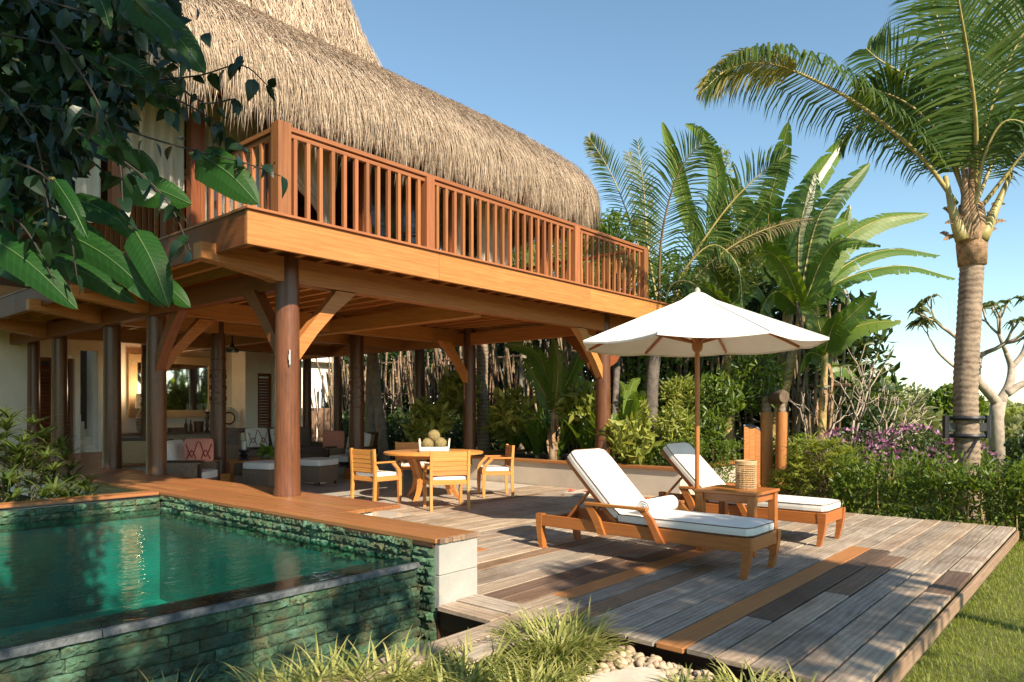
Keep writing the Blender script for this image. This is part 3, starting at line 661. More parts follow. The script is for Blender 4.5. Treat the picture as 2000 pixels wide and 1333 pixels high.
# ---- railing
rail = MB().box((7.5, 6.50, 4.285), (7.3, .085, .05)).box((7.5, 6.50, 4.225), (7.2, .045, .045)).box((7.5, 6.50, 3.375), (7.2, .06, .05))
R1 = rail.build('railing', W_RAIL, villa, world=True, bevel=.005)
def post(x, y, par): 
    m = MB().box((x, y, 3.80), (.13, .13, .94) ); return m.build('post', W_RAIL, par, world=True, bevel=.005)
def baluster(x, y, par, me=[None]):
    if me[0] is None:
        q = MB().box((0, 0, 0), (.042, .042, .81)); me[0] = q.mesh('baluster', W_RAIL)
    o = link('baluster', me[0], par); o.location = Vector((x, y, 3.80))-base_of(par); return o
pxs = [3.92, 5.92, 9.0, 11.08]
for x in pxs: post(x, 6.50, R1)
m = MB().box((3.92, 6.5, 3.83), (.15, .15, 1.0)); m.build('post', W_RAIL, R1, world=True, bevel=.006)
for a, c in zip(pxs[:-1], pxs[1:]):
    k = int(round((c-a)/.155))-1
    for i in range(1, k+1): baluster(a+(c-a)*i/(k+1), 6.50, R1)
rail = MB().box((3.92, 9.6, 4.285), (.085, 6.1, .05)).box((3.92, 9.6, 4.225), (.045, 6.1, .045)).box((3.92, 9.6, 3.375), (.06, 6.1, .05))
R2 = rail.build('railing', W_RAIL, villa, world=True, bevel=.005)
for y in (9.1, 11.8): post(3.92, y, R2)
yy = 6.68
while yy < 12.6:
    if min(abs(yy-9.1), abs(yy-11.8)) > .1: baluster(3.92, yy, R2)
    yy += .186
R3 = MB().box((11.08, 8.9, 4.285), (.085, 4.8, .05)).box((11.08, 8.9, 3.375), (.06, 4.8, .05)).build('railing', W_RED_SHADE, villa, world=True, bevel=.005)
for i in range(24): baluster(11.08, 6.7+i*.19, R3)
# solid honey coloured parapet further along the left side
for i in range(3): V(MB().box((3.62, 15.6, 3.56+i*.30), (.05, 6.4, .296)), 'parapet_board', W_PARA, bevel=.004)
# ---- upper pavilion: posts, header, curtains, glass, back wall
for x in (4.79, 6.1, 7.76, 10.1): V(MB().box((x, 8.0, 4.4), (.15, .15, 2.1)), 'upper_post', W_RED_SHADE if x < 10 else W_RAIL, bevel=.006)
for x in (1.6, 2.9, 3.72): V(MB().box((x, 8.0, 4.4), (.11, .13, 2.1)), 'upper_post', W_RED_SHADE, bevel=.006)
V(MB().box((5.6, 8.0, 5.17), (9.2, .13, .12)), 'header_beam', W_HONEY, bevel=.006)
V(MB().box((5.6, 7.98, 5.42), (9.2, .06, .36)), 'header_panel', PLASTER)
V(MB().box((10.2, 10.4, 5.2), (.13, 4.7, .14)), 'header_beam', W_RED_SHADE, bevel=.006)
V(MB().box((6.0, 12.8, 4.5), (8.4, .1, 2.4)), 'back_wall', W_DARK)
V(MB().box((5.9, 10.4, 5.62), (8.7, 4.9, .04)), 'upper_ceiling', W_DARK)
for i in range(4): V(MB().box((10.35, 10.4+i*.0, 3.35), (.02, .02, .02)), 'nail', W_RED_SHADE) if False else None
def window_pane(x0, x1):
    f = V(MB().box(((x0+x1)/2, 8.03, 3.42), (x1-x0, .05, .07)).box((x0+.03, 8.03, 4.25), (.06, .05, 1.7)).box((x1-.03, 8.03, 4.25), (.06, .05, 1.7)), 'window', W_RED_SHADE, bevel=.003)
    MB().box(((x0+x1)/2, 8.03, 4.27), (x1-x0-.1, .012, 1.66)).build('pane', GLASS, f, world=True)
window_pane(6.18, 7.68); window_pane(3.8, 4.70)
def curtain(x0, x1, y, z0, z1, label, tie=None, seed=1, parent=None):
    r = np.random.default_rng(seed); nu, nv = 90, 26; ph = r.uniform(0, 6, 4); g = []
    for j in range(nv+1):
        t = j/nv; z = z1+(z0-z1)*t
        for i in range(nu+1):
            u = i/nu; xx = x0+(x1-x0)*u; yy = y+.035*math.sin(u*(x1-x0)*52+ph[0]+.7*math.sin(u*6+ph[1]))+.012*math.sin(u*31+t*3+ph[2])
            if tie:
                k = math.exp(-((t-tie[1])/.16)**2)*.8+(.35*max(0, t-tie[1])); k = min(k, .85)*1.0; xx = xx+(tie[0]-xx)*k*min(1, t/tie[1]) if t < tie[1] else xx+(tie[0]-xx)*min(.85, k+.3)
            g.append((xx, yy, z))
    idx = np.array([[j*(nu+1)+i, j*(nu+1)+i+1, (j+1)*(nu+1)+i+1, (j+1)*(nu+1)+i] for j in range(nv) for i in range(nu)]).reshape(-1)
    me = np_mesh('curtain', np.array(g), 4, idx, CURTAIN, smooth=True); o = link('curtain', me); return tag(o, label, 'curtain', 'sheer curtains of the upper pavilion')
curtain(4.88, 5.75, 8.14, 3.36, 5.4, 'cream curtain tied back behind the balcony corner post', (5.6, .66), 2)
curtain(5.05, 5.45, 8.22, 3.36, 5.4, 'cream curtain gathered against the first upper post', (5.0, .6), 12)
curtain(3.76, 4.72, 8.14, 3.36, 5.1, 'cream curtain behind the glass left of the balcony corner', None, 3)
curtain(2.95, 3.66, 8.12, 3.9, 5.1, 'cream curtain half hidden by the foreground leaves', None, 4)
curtain(1.7, 2.8, 8.12, 3.36, 5.1, 'cream curtain at the far left end of the upper pavilion', None, 9)
curtain(7.86, 8.2, 8.14, 3.36, 5.2, 'narrow white curtain beside the middle upper post', None, 5)
curtain(8.5, 9.25, 8.14, 3.36, 5.2, 'white curtain under the right half of the thatch', None, 6)
# bedroom lamp seen between the balusters
t = thing('bedroom_lamp', 'white drum bedside lamp seen through the balusters', 'lamp', (7.75, 8.9, 3.34)); 
MB().lathe((0, 0, 0), [(.05, 0), (.07, .1), (.03, .3), (.02, .45)], 12).build('lamp_base', CERAMIC, t, smooth=True, center=False)
MB().lathe((0, 0, 0), [(.17, .42), (.15, .72)], 20).build('lamp_shade', SHADEC, t, smooth=True, center=False)
t = MB().box((7.75, 8.95, 3.33+.0), (.01, .01, .01)) and None
# ---- thatched roof
RX0, RX1, RY0, RY1 = 1.0, 10.95, 7.15, 18.5
PROF = [(-.02, 5.02), (-.06, 5.14), (-.03, 5.33), (.06, 5.52), (.22, 5.72), (.5, 5.94), (.85, 6.19), (1.2, 6.42), (1.55, 6.61), (1.9, 6.76), (2.15, 6.87), (2.35, 7.08), (2.5, 7.52), (2.64, 7.98), (2.78, 8.55), (2.95, 9.4), (3.12, 10.4), (3.3, 11.4)]
def sx_(s): return s+max(0, s-1.2)*.5
def ring(s, z, n_side=(60, 60), rc=.75):
    """rounded rectangle inset by s: list of points with outward normals"""
    x0, x1, y0, y1 = RX0+s, RX1-sx_(s), RY0+s, RY1-s; r = min(max(rc-.12*s, .30), (x1-x0)/2-.01); out = []
    for cx, cy, a0 in ((x0+r, y0+r, math.pi), (x1-r, y0+r, 1.5*math.pi), (x1-r, y1-r, 0), (x0+r, y1-r, .5*math.pi)):
        for k in range(9):
            a = a0+k/8*math.pi/2; out.append((cx+r*math.cos(a), cy+r*math.sin(a), z, math.cos(a), math.sin(a)))
    # subdivide the straights
    res = []
    for i in range(len(out)):
        p, q = out[i], out[(i+1) % len(out)]; res.append(p)
        if i % 9 == 8:
            for k in range(1, 24): t = k/24; res.append(tuple(p[j]+(q[j]-p[j])*t for j in range(5)))
    return res
rings = [ring(s, z) for s, z in PROF]; RN = len(rings[0]); Vv = []
for k, R in enumerate(rings):
    for i, p in enumerate(R):
        w = -.03+.015*math.sin(i*.9+k*.7); Vv.append((p[0]+p[3]*w, p[1]+p[4]*w, p[2]+.01*math.sin(i*1.7+k)))
idx = [q for k in range(len(rings)-1) for i in range(RN) for q in (k*RN+i, k*RN+(i+1) % RN, (k+1)*RN+(i+1) % RN, (k+1)*RN+i)]
inner = [ring(.45, 4.98), ring(1.2, 5.45), ring(3, 6.2)]
base0 = len(Vv)
for R in inner: Vv += [(p[0], p[1], p[2]) for p in R]
for i in range(RN): idx += [i, base0+i, base0+(i+1) % RN, (i+1) % RN]
for k in range(2):
    for i in range(RN): idx += [base0+k*RN+i, base0+(k+1)*RN+i, base0+(k+1)*RN+(i+1) % RN, base0+k*RN+(i+1) % RN]
me = np_mesh('thatched_roof', np.array(Vv)-np.array(VL), 4, idx, STRAWB, smooth=True); roof = link('thatched_roof', me, villa)
# straw: strands laid down the slope, shaggy at the eave
PR = np.array(PROF); seglen = np.r_[0, np.cumsum(np.hypot(np.diff(PR[:, 0]), np.diff(PR[:, 1])))]
def prof_at(l): return np.interp(l, seglen, PR[:, 0]), np.interp(l, seglen, PR[:, 1])
def straw(n, l0, l1, L, w, lift, faces, bias=1., down=0.):
    l = l0+(l1-l0)*RNG.uniform(0, 1, n)**bias; s, z = prof_at(l); s2, z2 = prof_at(np.maximum(l-.05, 0)); 
    x0, x1, y0 = RX0+s, RX1-(s+np.maximum(0, s-1.2)*.5), RY0+s; rc = np.maximum(.75-.12*s, .30)
    # perimeter param: front face, right corner arc, right face
    Lf = (x1-x0)-rc; La = rc*np.pi/2; Lr = np.full(n, 3.2); tot = Lf+La+Lr; u = RNG.uniform(0, 1, n)*tot
    P = np.zeros((n, 3)); Nn = np.zeros((n, 3))
    a = u < Lf; P[a, 0] = x0[a]+u[a]; P[a, 1] = y0[a]; Nn[a, 1] = -1
    c = (~a) & (u < Lf+La); an = -np.pi/2+(u-Lf)/rc; P[c, 0] = (x1-rc+rc*np.cos(an))[c]; P[c, 1] = (y0+rc+rc*np.sin(an))[c]; Nn[c, 0] = np.cos(an[c]); Nn[c, 1] = np.sin(an[c])
    e = u >= Lf+La; P[e, 0] = x1[e]; P[e, 1] = (y0+rc+(u-Lf-La))[e]; Nn[e, 0] = 1
    P[:, 2] = z
    ds = (s2-s); dz = (z2-z); sl_ = unit(np.stack([np.where(True, -ds, 0), dz], 1))      # outward, down
    D = Nn*sl_[:, :1]+np.array([0, 0, 1])*sl_[:, 1:]; D = unit(D)
    T = np.stack([-Nn[:, 1], Nn[:, 0], np.zeros(n)], 1); Up = np.cross(T, D); Up *= np.sign((Up*Nn).sum(1)+Up[:, 2])[:, None]
    D = unit(D+T*RNG.normal(0, .26, (n, 1))+Up*RNG.uniform(-.02, lift, (n, 1))+np.array([0, 0, -1])*down)
    clump = .5+.5*np.sin(u*9+np.sin(u*23)*1.3+l*2.); Ls = L*RNG.uniform(.55, 1.3, n)*(.8+.35*clump); W_ = w*RNG.uniform(.6, 1.4, n)
    P = P+Up*RNG.uniform(.0, .05, (n, 1)); m = P+D*(Ls*.5)[:, None]+np.array([0, 0, 0]); D2 = unit(D+np.array([0, 0, -.35])); t = m+D2*(Ls*.5)[:, None]
    V_ = np.stack([P-T*W_[:, None], P+T*W_[:, None], m+T*W_[:, None]*.9, m-T*W_[:, None]*.9, t], 1).reshape(-1, 3)-np.array(VL)
    b = np.arange(n)[:, None]*5; idx = np.concatenate([b+np.array([[0, 1, 2]]), b+np.array([[0, 2, 3]]), b+np.array([[3, 2, 4]])], 1).reshape(-1)
    return V_, idx
parts = [straw(125000, .3, seglen[10], .22, .0035, .34, None), straw(26000, seglen[9], seglen[-1], .40, .005, .05, None), straw(34000, 0, .5, .30, .0038, .35, None, 1., .35), straw(9000, 0, .35, .52, .004, .12, None, 1., .9)]
Vs = []; Is = []; off = 0
for a, i_ in parts: Vs.append(a); Is.append(i_+off); off += len(a)
me = np_mesh('straw', np.concatenate(Vs), 3, np.concatenate(Is), STRAW); tag(link('straw', me, roof), kind='stuff')
# ---- ground floor walls
def wall(x0, x1, y0, y1, z0, z1, mat=PLASTER, name='wall'):
    if z1 == 3.0: z1 = 3.19
    return V(MB().box(((x0+x1)/2, (y0+y1)/2, (z0+z1)/2), (x1-x0, y1-y0, z1-z0)), name, mat)
wall(6.25, 9.5, 18.0, 18.2, 0, 3.0); wall(9.4, 9.75, 17.3, 18.2, 0, 3.0, name='wall'); wall(9.75, 10.18, 17.36, 18.2, 2.4, 3.0); wall(10.18, 11.06, 17.3, 18.2, 0, 3.0)
wall(3.6, 4.68, 17.5, 17.7, .475, 3.0); wall(4.68, 5.52, 17.5, 17.7, 2.55, 3.0); wall(5.52, 5.62, 17.5, 17.7, .475, 3.0); wall(5.62, 5.98, 17.5, 17.7, 2.75, 3.0); wall(5.98, 6.25, 17.5, 18.2, 0, 3.0)
wall(5.5, 6.3, 19.2, 19.3, .475, 3.0); wall(3.6, 6.3, 18.6, 18.7, .475, 3.1, W_DARK, 'stairwell_back')
for i in range(5): wall(5.62, 5.98, 17.7+i*.22, 18.6, .475+i*.17, .475+(i+1)*.17, PLASTER, 'stair')
V(MB().bar((5.66, 17.8, 1.5), (5.95, 18.5, 2.0), .05, .05), 'handrail', W_DARK)
def louver_door(x0, x1, y, z0, z1, dark=False):
    f = V(MB().box((x0+.03, y, (z0+z1)/2), (.06, .05, z1-z0)).box((x1-.03, y, (z0+z1)/2), (.06, .05, z1-z0)).box(((x0+x1)/2, y, z1-.04), (x1-x0-.12, .05, .08)).box(((x0+x1)/2, y, z0+.05), (x1-x0-.12, .05, .10)), 'door', W_RED_SHADE, bevel=.003)
    n = int((z1-z0-.2)/.075)
    for i in range(n): 
        o = MB().box((0, 0, 0), (x1-x0-.12, .012, .07), Matrix.Rotation(-.6, 3, 'X')).build('louver', W_RED_SHADE if not dark else W_DARK, f, center=False); o.location = Vector(((x0+x1)/2, y, z0+.14+i*.075))-base_of(f)
    return f
louver_door(4.70, 5.10, 17.52, .475, 2.55); louver_door(5.10, 5.50, 17.62, .475, 2.55, True)
d = louver_door(9.76, 10.17, 17.38, 0, 2.4); MB().box((10.1, 17.31, 1.15), (.09, .02, .02)).build('handle', BLACK, d, world=True)
# ---- planter walls with teak cap
wallm = PLASTER2
pw = thing('planter_wall', 'low rendered planter wall with teak cap between the deck and the tropical planting', 'wall', (10.5, 8, 0))
def PW(m, name, mat, **k): return m.build(name, mat, pw, world=True, **k)
PW(MB().box((10.5, 8.4, .12), (.12, 5.9, .64)).box((11.6, 5.52, .12), (2.1, .12, .64)), 'wall_body', wallm)
yy = 5.40
for L in (1.6, 1.9, 2.2): PW(MB().box((10.52, yy+L/2, .455), (.24, L-.004, .05)), 'cap_board', W_LEDGE, bevel=.004); yy += L
PW(MB().box((11.7, 5.52, .455), (2.1, .22, .05)), 'cap_board', W_LEDGE, bevel=.004)
PW(MB().box((12.1, 11.05, .12), (3.1, .12, .64)), 'wall_body', wallm); PW(MB().box((12.1, 11.05, .455), (3.2, .2, .05)), 'cap_board', W_LEDGE, bevel=.004)
sheet('planter_soil', [(10.56, 5.58, 13.6, 11.0, .38), (12.4, 11.1, 18, 20, .02)], SOIL)
# ================================================================ FURNITURE
def rbox(name, c, sz, mat, parent, bevel=.02, seg=3, rot=None):
    o = MB().box((0, 0, 0), sz).build(name, mat, parent, center=False, bevel=bevel, seg=seg); o.location = c
    if rot: o.rotation_euler = rot
    return o
def puff(name, c, sz, mat, parent, rot=None, crown=.018, seam=None, n=10):
    """upholstery pad: softly domed, rounded edges, with piping tubes"""
    m = MB(); lx, ly, h = sz; g = {}
    def rr_(x, y):     # superellipse-ish rounded corner pull
        return x, y
    for side, zz in ((1, 1), (0, -1)):
        for i in range(n+1):
            for j in range(n+1):
                u, v = i/n*2-1, j/n*2-1; e = max(abs(u), abs(v)); 
                d = crown*(1-u*u)*(1-v*v); k = 1-.06*max(0, (abs(u)+abs(v)-1.7))/.3
                ed = .5*h if e < .999 else .5*h*.80
                g[side, i, j] = Vector((u*lx/2*k, v*ly/2*k, zz*(ed+d*(1 if side else .3))))
    for side in (1, 0):
        for i in range(n):
            for j in range(n):
                q = [g[side, i, j], g[side, i+1, j], g[side, i+1, j+1], g[side, i, j+1]]
                m.face(q if side else q[::-1])
    per = [(i, 0) for i in range(n)]+[(n, j) for j in range(n)]+[(i, n) for i in range(n, 0, -1)]+[(0, j) for j in range(n, 0, -1)]
    for a, b in zip(per, per[1:]+per[:1]): 
        p, q = g[0, a[0], a[1]], g[0, b[0], b[1]]; r, s = g[1, b[0], b[1]], g[1, a[0], a[1]]
        o_ = lambda v, w: Vector((v.x*1.012, v.y*1.006, 0))
        mp, mq = o_(p, 0), o_(q, 0); m.face([p, q, mq, mp]); m.face([mp, mq, r, s])
    o = m.build(name, mat, parent, smooth='all', center=False); o.location = c
    if rot: o.rotation_euler = rot
    if seam is not None:
        for side in (1, 0):
            k = MB(); pts = [g[side, a[0], a[1]]*1.004 for a in per]; k.tube(pts+pts[:1], .0045, 5, False); k.build('piping', seam, o, center=False)
    return o
def curved_leg(name, mat, parent, x, y, top, dy, w=.07, d=.075, foot=.035):
    """sabre leg: stands below (x, y), sweeping by dy towards the foot"""
    m = MB(); n = 7; P = []; Q = []
    for i in range(n+1):
        t = i/n; z = top*(1-t); c = dy*(t*t)-dy*.15*math.sin(t*3.14); wd = d*(1-t)+foot*t
        P.append((c-wd/2, z)); Q.append((c+wd/2, z))
    m.prism(P+Q[::-1], (x-w/2, y, 0), (0, 1, 0), (0, 0, 1), w); return m.build(name, mat, parent, bevel=.004)
def make_lounger(label, loc):
    t = thing('sun_lounger', label, 'sun lounger', loc, 0, 'white cushioned teak loungers on the deck')
    W = .335; wd = W_LOUNGE; L = 2.26
    for s in (-1, 1):
        MB().box((s*(W-.018), L/2, .285), (.036, L-.06, .115)).build('side_rail', wd, t, bevel=.004)
        curved_leg('leg', wd, t, s*(W-.029), .045, .345, .035, .07, .09, .04); curved_leg('leg', wd, t, s*(W-.029), L-.03, .35, -.03, .07, .075, .05)
    MB().box((0, .03, .285), (2*W-.14, .036, .115)).build('end_rail', wd, t, bevel=.004); MB().box((0, L-.05, .27), (2*W-.1, .036, .07)).build('end_rail', wd, t, bevel=.004)
    for i in range(9): MB().box((0, .12+i*.135, .338), (2*W-.08, .09, .018)).build('slat', wd, t)
    # reclining back: hinge at y=1.32, top at y=1.9 z=.93
    h = Vector((0, 1.34, .335)); tp = Vector((0, 1.90, .90)); dv = (tp-h)
    for s in (-1, 1): 
        MB().bar(h+Vector((s*.27, 0, 0)), tp+Vector((s*.27, 0, 0)), .035, .05, (0, -1, 1)).build('back_frame', wd, t, bevel=.004)
        MB().bar((s*.24, 1.66, .62), (s*.24, 1.98, .27), .022, .035, (1, 0, 0)).build('prop', wd, t, bevel=.003)
    for i in range(6): p = h+dv*(.1+i*.16); MB().bar(p+Vector((-.26, 0, 0)), p+Vector((.26, 0, 0)), .07, .016, (0, -dv.z, dv.y)).build('slat', wd, t)
    MB().bar(tp+Vector((-.29, 0, 0)), tp+Vector((.29, 0, 0)), .05, .04, (0, -dv.z, dv.y)).build('back_frame', wd, t, bevel=.004)
    # arms: flat rail on splayed supports outside the side rails
    for s in (-1, 1):
        x = s*(W+.012)
        MB().bar((x, .96, .505), (x, 1.64, .505), .062, .03).build('armrest', wd, t, bevel=.005)
        m = MB().prism([(.78, .215), (.86, .215), (.92, .33), (.975, .43), (1.05, .49), (.97, .49), (.955, .475), (.90, .42), (.84, .31)][::-1], (x-.02, 0, 0), (0, 1, 0), (0, 0, 1), .04)
        m.build('arm_support', wd, t, bevel=.004)
        m = MB().prism([(1.41, .22), (1.49, .22), (1.545, .34), (1.64, .49), (1.55, .49), (1.48, .38)][::-1], (x-.02, 0, 0), (0, 1, 0), (0, 0, 1), .04)
        m.build('arm_support', wd, t, bevel=.004)
    puff('seat_cushion', (0, .68, .39), (.63, 1.32, .085), CUSH, t, seam=PIPING, crown=.012, n=12)
    ang = math.atan2(dv.z, dv.y); nrm = Vector((0, -dv.z, dv.y)).normalized()
    puff('back_cushion', h+dv*.54+nrm*.065+Vector((0, .0, .0)), (.63, dv.length*1.05, .085), CUSH, t, rot=(ang, 0, 0), seam=PIPING, crown=.014, n=12)
    return t
l1 = make_lounger('front teak lounger holding a rolled towel, nearest the pool', (6.025, 2.33, 0))
l2 = make_lounger('rear teak lounger half hidden by the side table, nearest the hedge', (7.95, 2.33, 0))
tw = thing('rolled_towel', 'rolled white towel with a small emblem lying on the front lounger', 'towel', (6.03, 3.38, .50), 0)
m = MB(); R_ = .075
m.tube([(-.27, 0, 0), (-.268, 0, 0), (.268, 0, 0), (.27, 0, 0)], [R_*.8, R_, R_, R_*.8], 22); m.build('roll', TOWEL, tw, smooth=True)
for s in (-1, 1):
    m = MB(); pts = [(s*.271, math.cos(a)*R_*(1-.8*a/18), math.sin(a)*R_*(1-.8*a/18)) for a in [k*.45 for k in range(40)]]; m.tube(pts, .004, 5); m.build('towel_edge', TOWEL, tw)
m = MB(); m.tube([(-.19, R_*1.01*math.cos(a), R_*1.01*math.sin(a)) for a in [1.6+k*.12 for k in range(16)]], .003, 4)
for k in range(8): a = k*.785; m.tube([(-.15+.028*math.cos(a), -R_*.80, R_*.62+.02*math.sin(a)), (-.15+.028*math.cos(a+.8), -R_*.80, R_*.62+.02*math.sin(a+.8))], .004, 4)
m.build('emblem', plain('grey_print', (.3, .29, .28), .9), tw)
# side table
t = thing('side_table', 'square teak side table carrying the wicker lantern between the loungers', 'table', (6.92, 2.98, 0))
for i in range(5): MB().box((-.25+i*.125, 0, .60), (.123, .64, .028)).build('board', W_LOUNGE, t, bevel=.003)
for sx in (-1, 1):
    for sy in (-1, 1): MB().box((sx*.265, sy*.265, .293), (.075, .075, .586)).build('leg', W_LOUNGE, t, bevel=.004)
for s in (-1, 1): MB().box((s*.265, 0, .545), (.03, .456, .075)).build('apron', W_LOUNGE, t, bevel=.003); MB().box((0, s*.265, .545), (.456, .03, .075)).build('apron', W_LOUNGE, t, bevel=.003)
# wicker lantern: woven strands
t = thing('wicker_lantern', 'round openwork wicker lantern standing on the side table', 'lantern', (7.0, 2.92, .614))
m = MB(); R_ = .098
for k in range(11):
    z = .012+k*.022; m.tube([((R_+.004*(j % 2*2-1))*math.cos(j*6.2832/32), (R_+.004*((j+k) % 2*2-1))*math.sin(j*6.2832/32), z) for j in range(33)], .0048, 4, False)
m.build('weft', W_CANE, t)
m = MB()
for j in range(32): a = j*6.2832/32; m.bar((R_*math.cos(a), R_*math.sin(a), 0), (R_*math.cos(a), R_*math.sin(a), .255), .008, .003)
m.build('warp', W_CANE, t)
m = MB()
for z in (.248, .262, .276): m.tube([(R_*1.03*math.cos(j*6.2832/32), R_*1.03*math.sin(j*6.2832/32), z) for j in range(33)], .009, 6, False)
m.build('rim', W_CANE, t, smooth=True); MB().lathe((0, 0, 0), [(R_*.96, .0), (R_*.96, .008)], 20).build('bottom', W_CANE, t)
MB().lathe((0, 0, .01), [(.06, 0), (.06, .17), (.056, .17), (.056, .01)], 20).build('glass_liner', GLASS, t, smooth=True)
# parasol
t = thing('parasol', 'large white octagonal canvas parasol on a wooden pole between the loungers', 'parasol', (7.38, 3.64, 0), math.radians(33))
ZR, ZT, RP = 2.15, 2.70, 1.36
MB().lathe((0, 0, 0), [(.026, 0), (.026, 2.66)], 16).build('pole', W_LOUNGE, t, smooth=True)
MB().lathe((0, 0, 0), [(.24, 0), (.24, .06), (.06, .07), (.04, .32)], 28).build('base', plain('base_stone', (.2, .19, .18), .8), t, smooth=True)
ang = [math.radians(22.5+45*k) for k in range(8)]
for k in range(8):
    a0, a1 = ang[k], ang[(k+1) % 8]; m = MB(); n = 8; rows_ = []
    for i in range(n+1):
        tt = i/n; r = .10+(RP-.10)*tt; z = ZT-.03-(ZT-.03-ZR)*tt
        row = []
        for j in range(7):
            f = j/6; p = Vector((r*math.cos(a0), r*math.sin(a0), z))*(1-f)+Vector((r*math.cos(a1), r*math.sin(a1), z))*f
            p.z -= .035*math.sin(math.pi*f)*tt*1.; p.x *= 1-.02*math.sin(math.pi*f)*(i == n); p.y *= 1-.02*math.sin(math.pi*f)*(i == n); row.append(p)
        rows_.append(row)
    for i in range(n):
        for j in range(6): m.face([rows_[i][j], rows_[i][j+1], rows_[i+1][j+1], rows_[i+1][j]])
    for j in range(6): m.face([rows_[n][j], rows_[n][j+1], rows_[n][j+1]-Vector((0, 0, .02)), rows_[n][j]-Vector((0, 0, .02))])
    m.build('canopy_panel', CANVAS, t, smooth='all')
    e = Vector((RP*math.cos(a0), RP*math.sin(a0), ZR)); c = Vector((.05*math.cos(a0), .05*math.sin(a0), ZT-.06)); 
    MB().bar(c, c+(e-c)*.97-Vector((0, 0, .016)), .022, .03).build('rib', W_LOUNGE, t, bevel=.002)
    tp_ = Vector((.10*math.cos(a0), .10*math.sin(a0), ZT-.03)); MB().bar(tp_+Vector((0, 0, .003)), e+Vector((0, 0, .004)), .022, .006).build('seam', CANVAS, t)
    md = c+(e-c)*.52-Vector((0, 0, .03)); MB().bar((.05*math.cos(a0), .05*math.sin(a0), 2.17), md, .02, .028).build('strut', W_LOUNGE, t, bevel=.002)
MB().lathe((0, 0, 0), [(.03, 2.06), (.05, 2.08), (.06, 2.12), (.06, 2.17), (.075, 2.19), (.06, 2.22), (.03, 2.23)], 16).build('hub', W_LOUNGE, t, smooth=True)
# vent cap with flaps at the top
m = MB(); r = np.random.default_rng(3)
for k in range(8):
    a0, a1 = ang[k], ang[(k+1) % 8]; 
    p0 = Vector((.235*math.cos(a0), .235*math.sin(a0), ZT-.085)); p1 = Vector((.235*math.cos(a1), .235*math.sin(a1), ZT-.085)); q = (p0+p1)/2*.97+Vector((0, 0, .045 if k % 2 else .025)); tp = Vector((0, 0, ZT+.045)); b0 = p0*.35; b0.z = ZT+.015; b1 = p1*.35; b1.z = ZT+.015
    m.face([p0, q, b1, b0]); m.face([q, p1, b1]); m.face([b0, b1, tp])
m.build('vent_cap', CANVAS, t); MB().lathe((0, 0, 0), [(.02, 2.71), (.035, 2.73), (.03, 2.765), (.012, 2.785)], 14).build('finial', plain('grey_wood', (.35, .31, .27), .8), t, smooth=True)

# dining table and chairs
t = thing('dining_table', 'round teak dining table under the balcony edge', 'table', (7.83, 8.45, 0))
m = MB(); m.lathe((0, 0, 0), [(.79, .712), (.80, .72), (.80, .742), (.79, .75)], 56); m.build('tabletop', W_FURN, t, smooth=True)
MB().lathe((0, 0, 0), [(.62, .66), (.62, .712)], 40).build('apron', W_FURN, t, smooth=True)
for k in range(4):
    a = math.radians(20+90*k); c, s = math.cos(a), math.sin(a); m = MB(); P = []; Q = []
    for i in range(9): 
        f = i/8; z = .66*(1-f); rr_ = .50-.30*math.sin(f*1.7)+.30*f*f; wd = .075*(1-f)+.05
        P.append((rr_-wd/2, z)); Q.append((rr_+wd/2, z))
    m.prism(P+Q[::-1], (-s*-.03, c*-.03, 0), (c, s, 0), (0, 0, 1), .06); m.build('leg', W_FURN, t, bevel=.004)
for a in (20, 110): a = math.radians(a); MB().bar((-.35*math.cos(a), -.35*math.sin(a), .30), (.35*math.cos(a), .35*math.sin(a), .30), .05, .06).build('stretcher', W_FURN, t)
def make_chair(label, loc, rz):
    """armchair facing local +Y"""
    t = thing('dining_chair', label, 'chair', loc, rz, 'teak dining armchairs'); w = .27; wd = W_FURN
    for s in (-1, 1):
        # rear leg + back post in one sweep
        P = [(-.27, 0), (-.225, 0), (-.205, .42), (-.235, .84), (-.275, .84), (-.25, .42)]
        MB().prism(P, (s*w-.019, 0, 0), (0, 1, 0), (0, 0, 1), .038).build('leg', wd, t, bevel=.004)
        P = [(.215, 0), (.25, 0), (.262, .24), (.255, .40), (.20, .40), (.205, .2)]
        MB().prism(P, (s*w-.021, 0, 0), (0, 1, 0), (0, 0, 1), .042).build('leg', wd, t, bevel=.004)
        P = [(.255, .38), (.265, .44), (.235, .52), (.14, .625), (.07, .625), (.17, .53), (.20, .46), (.195, .40)]
        MB().prism(P, (s*w-.019, 0, 0), (0, 1, 0), (0, 0, 1), .038).build('arm_support', wd, t, bevel=.004)
        MB().box((s*w, -.06, .635), (.058, .40, .026)).build('armrest', wd, t, bevel=.006)
        MB().box((s*w, 0, .385), (.03, .43, .055)).build('side_apron', wd, t, bevel=.003)
    for y in (-.22, .225): MB().box((0, y, .385), (2*w-.04, .03, .055)).build('apron', wd, t, bevel=.003)
    MB().box((0, 0, .417), (2*w-.03, .44, .016)).build('seat_panel', wd, t)
    for i in range(5): z = .52+i*.067; MB().box((0, -.225-.055*(z-.42), z), (2*w-.038, .02, .0635 if i < 4 else .075)).build('back_slat', wd, t, bevel=.003)
    puff('seat_cushion', (0, 0, .452), (.49, .43, .05), CUSH, t, seam=CUSH, crown=.012, n=8); return t
c1 = make_chair('dining chair with its slatted back to the camera, nearest the camera', (7.12, 7.42, 0), math.radians(-31))
dup(c1, (6.80, 8.62, 0), math.radians(-90), 'leftmost dining chair, seen from the side and facing right')
dup(c1, (8.72, 7.92, 0), math.radians(52), 'rightmost dining chair with sunlit seat near the planter wall')
dup(c1, (8.55, 9.75, 0), math.radians(152), 'far dining chair mostly hidden behind the table top')
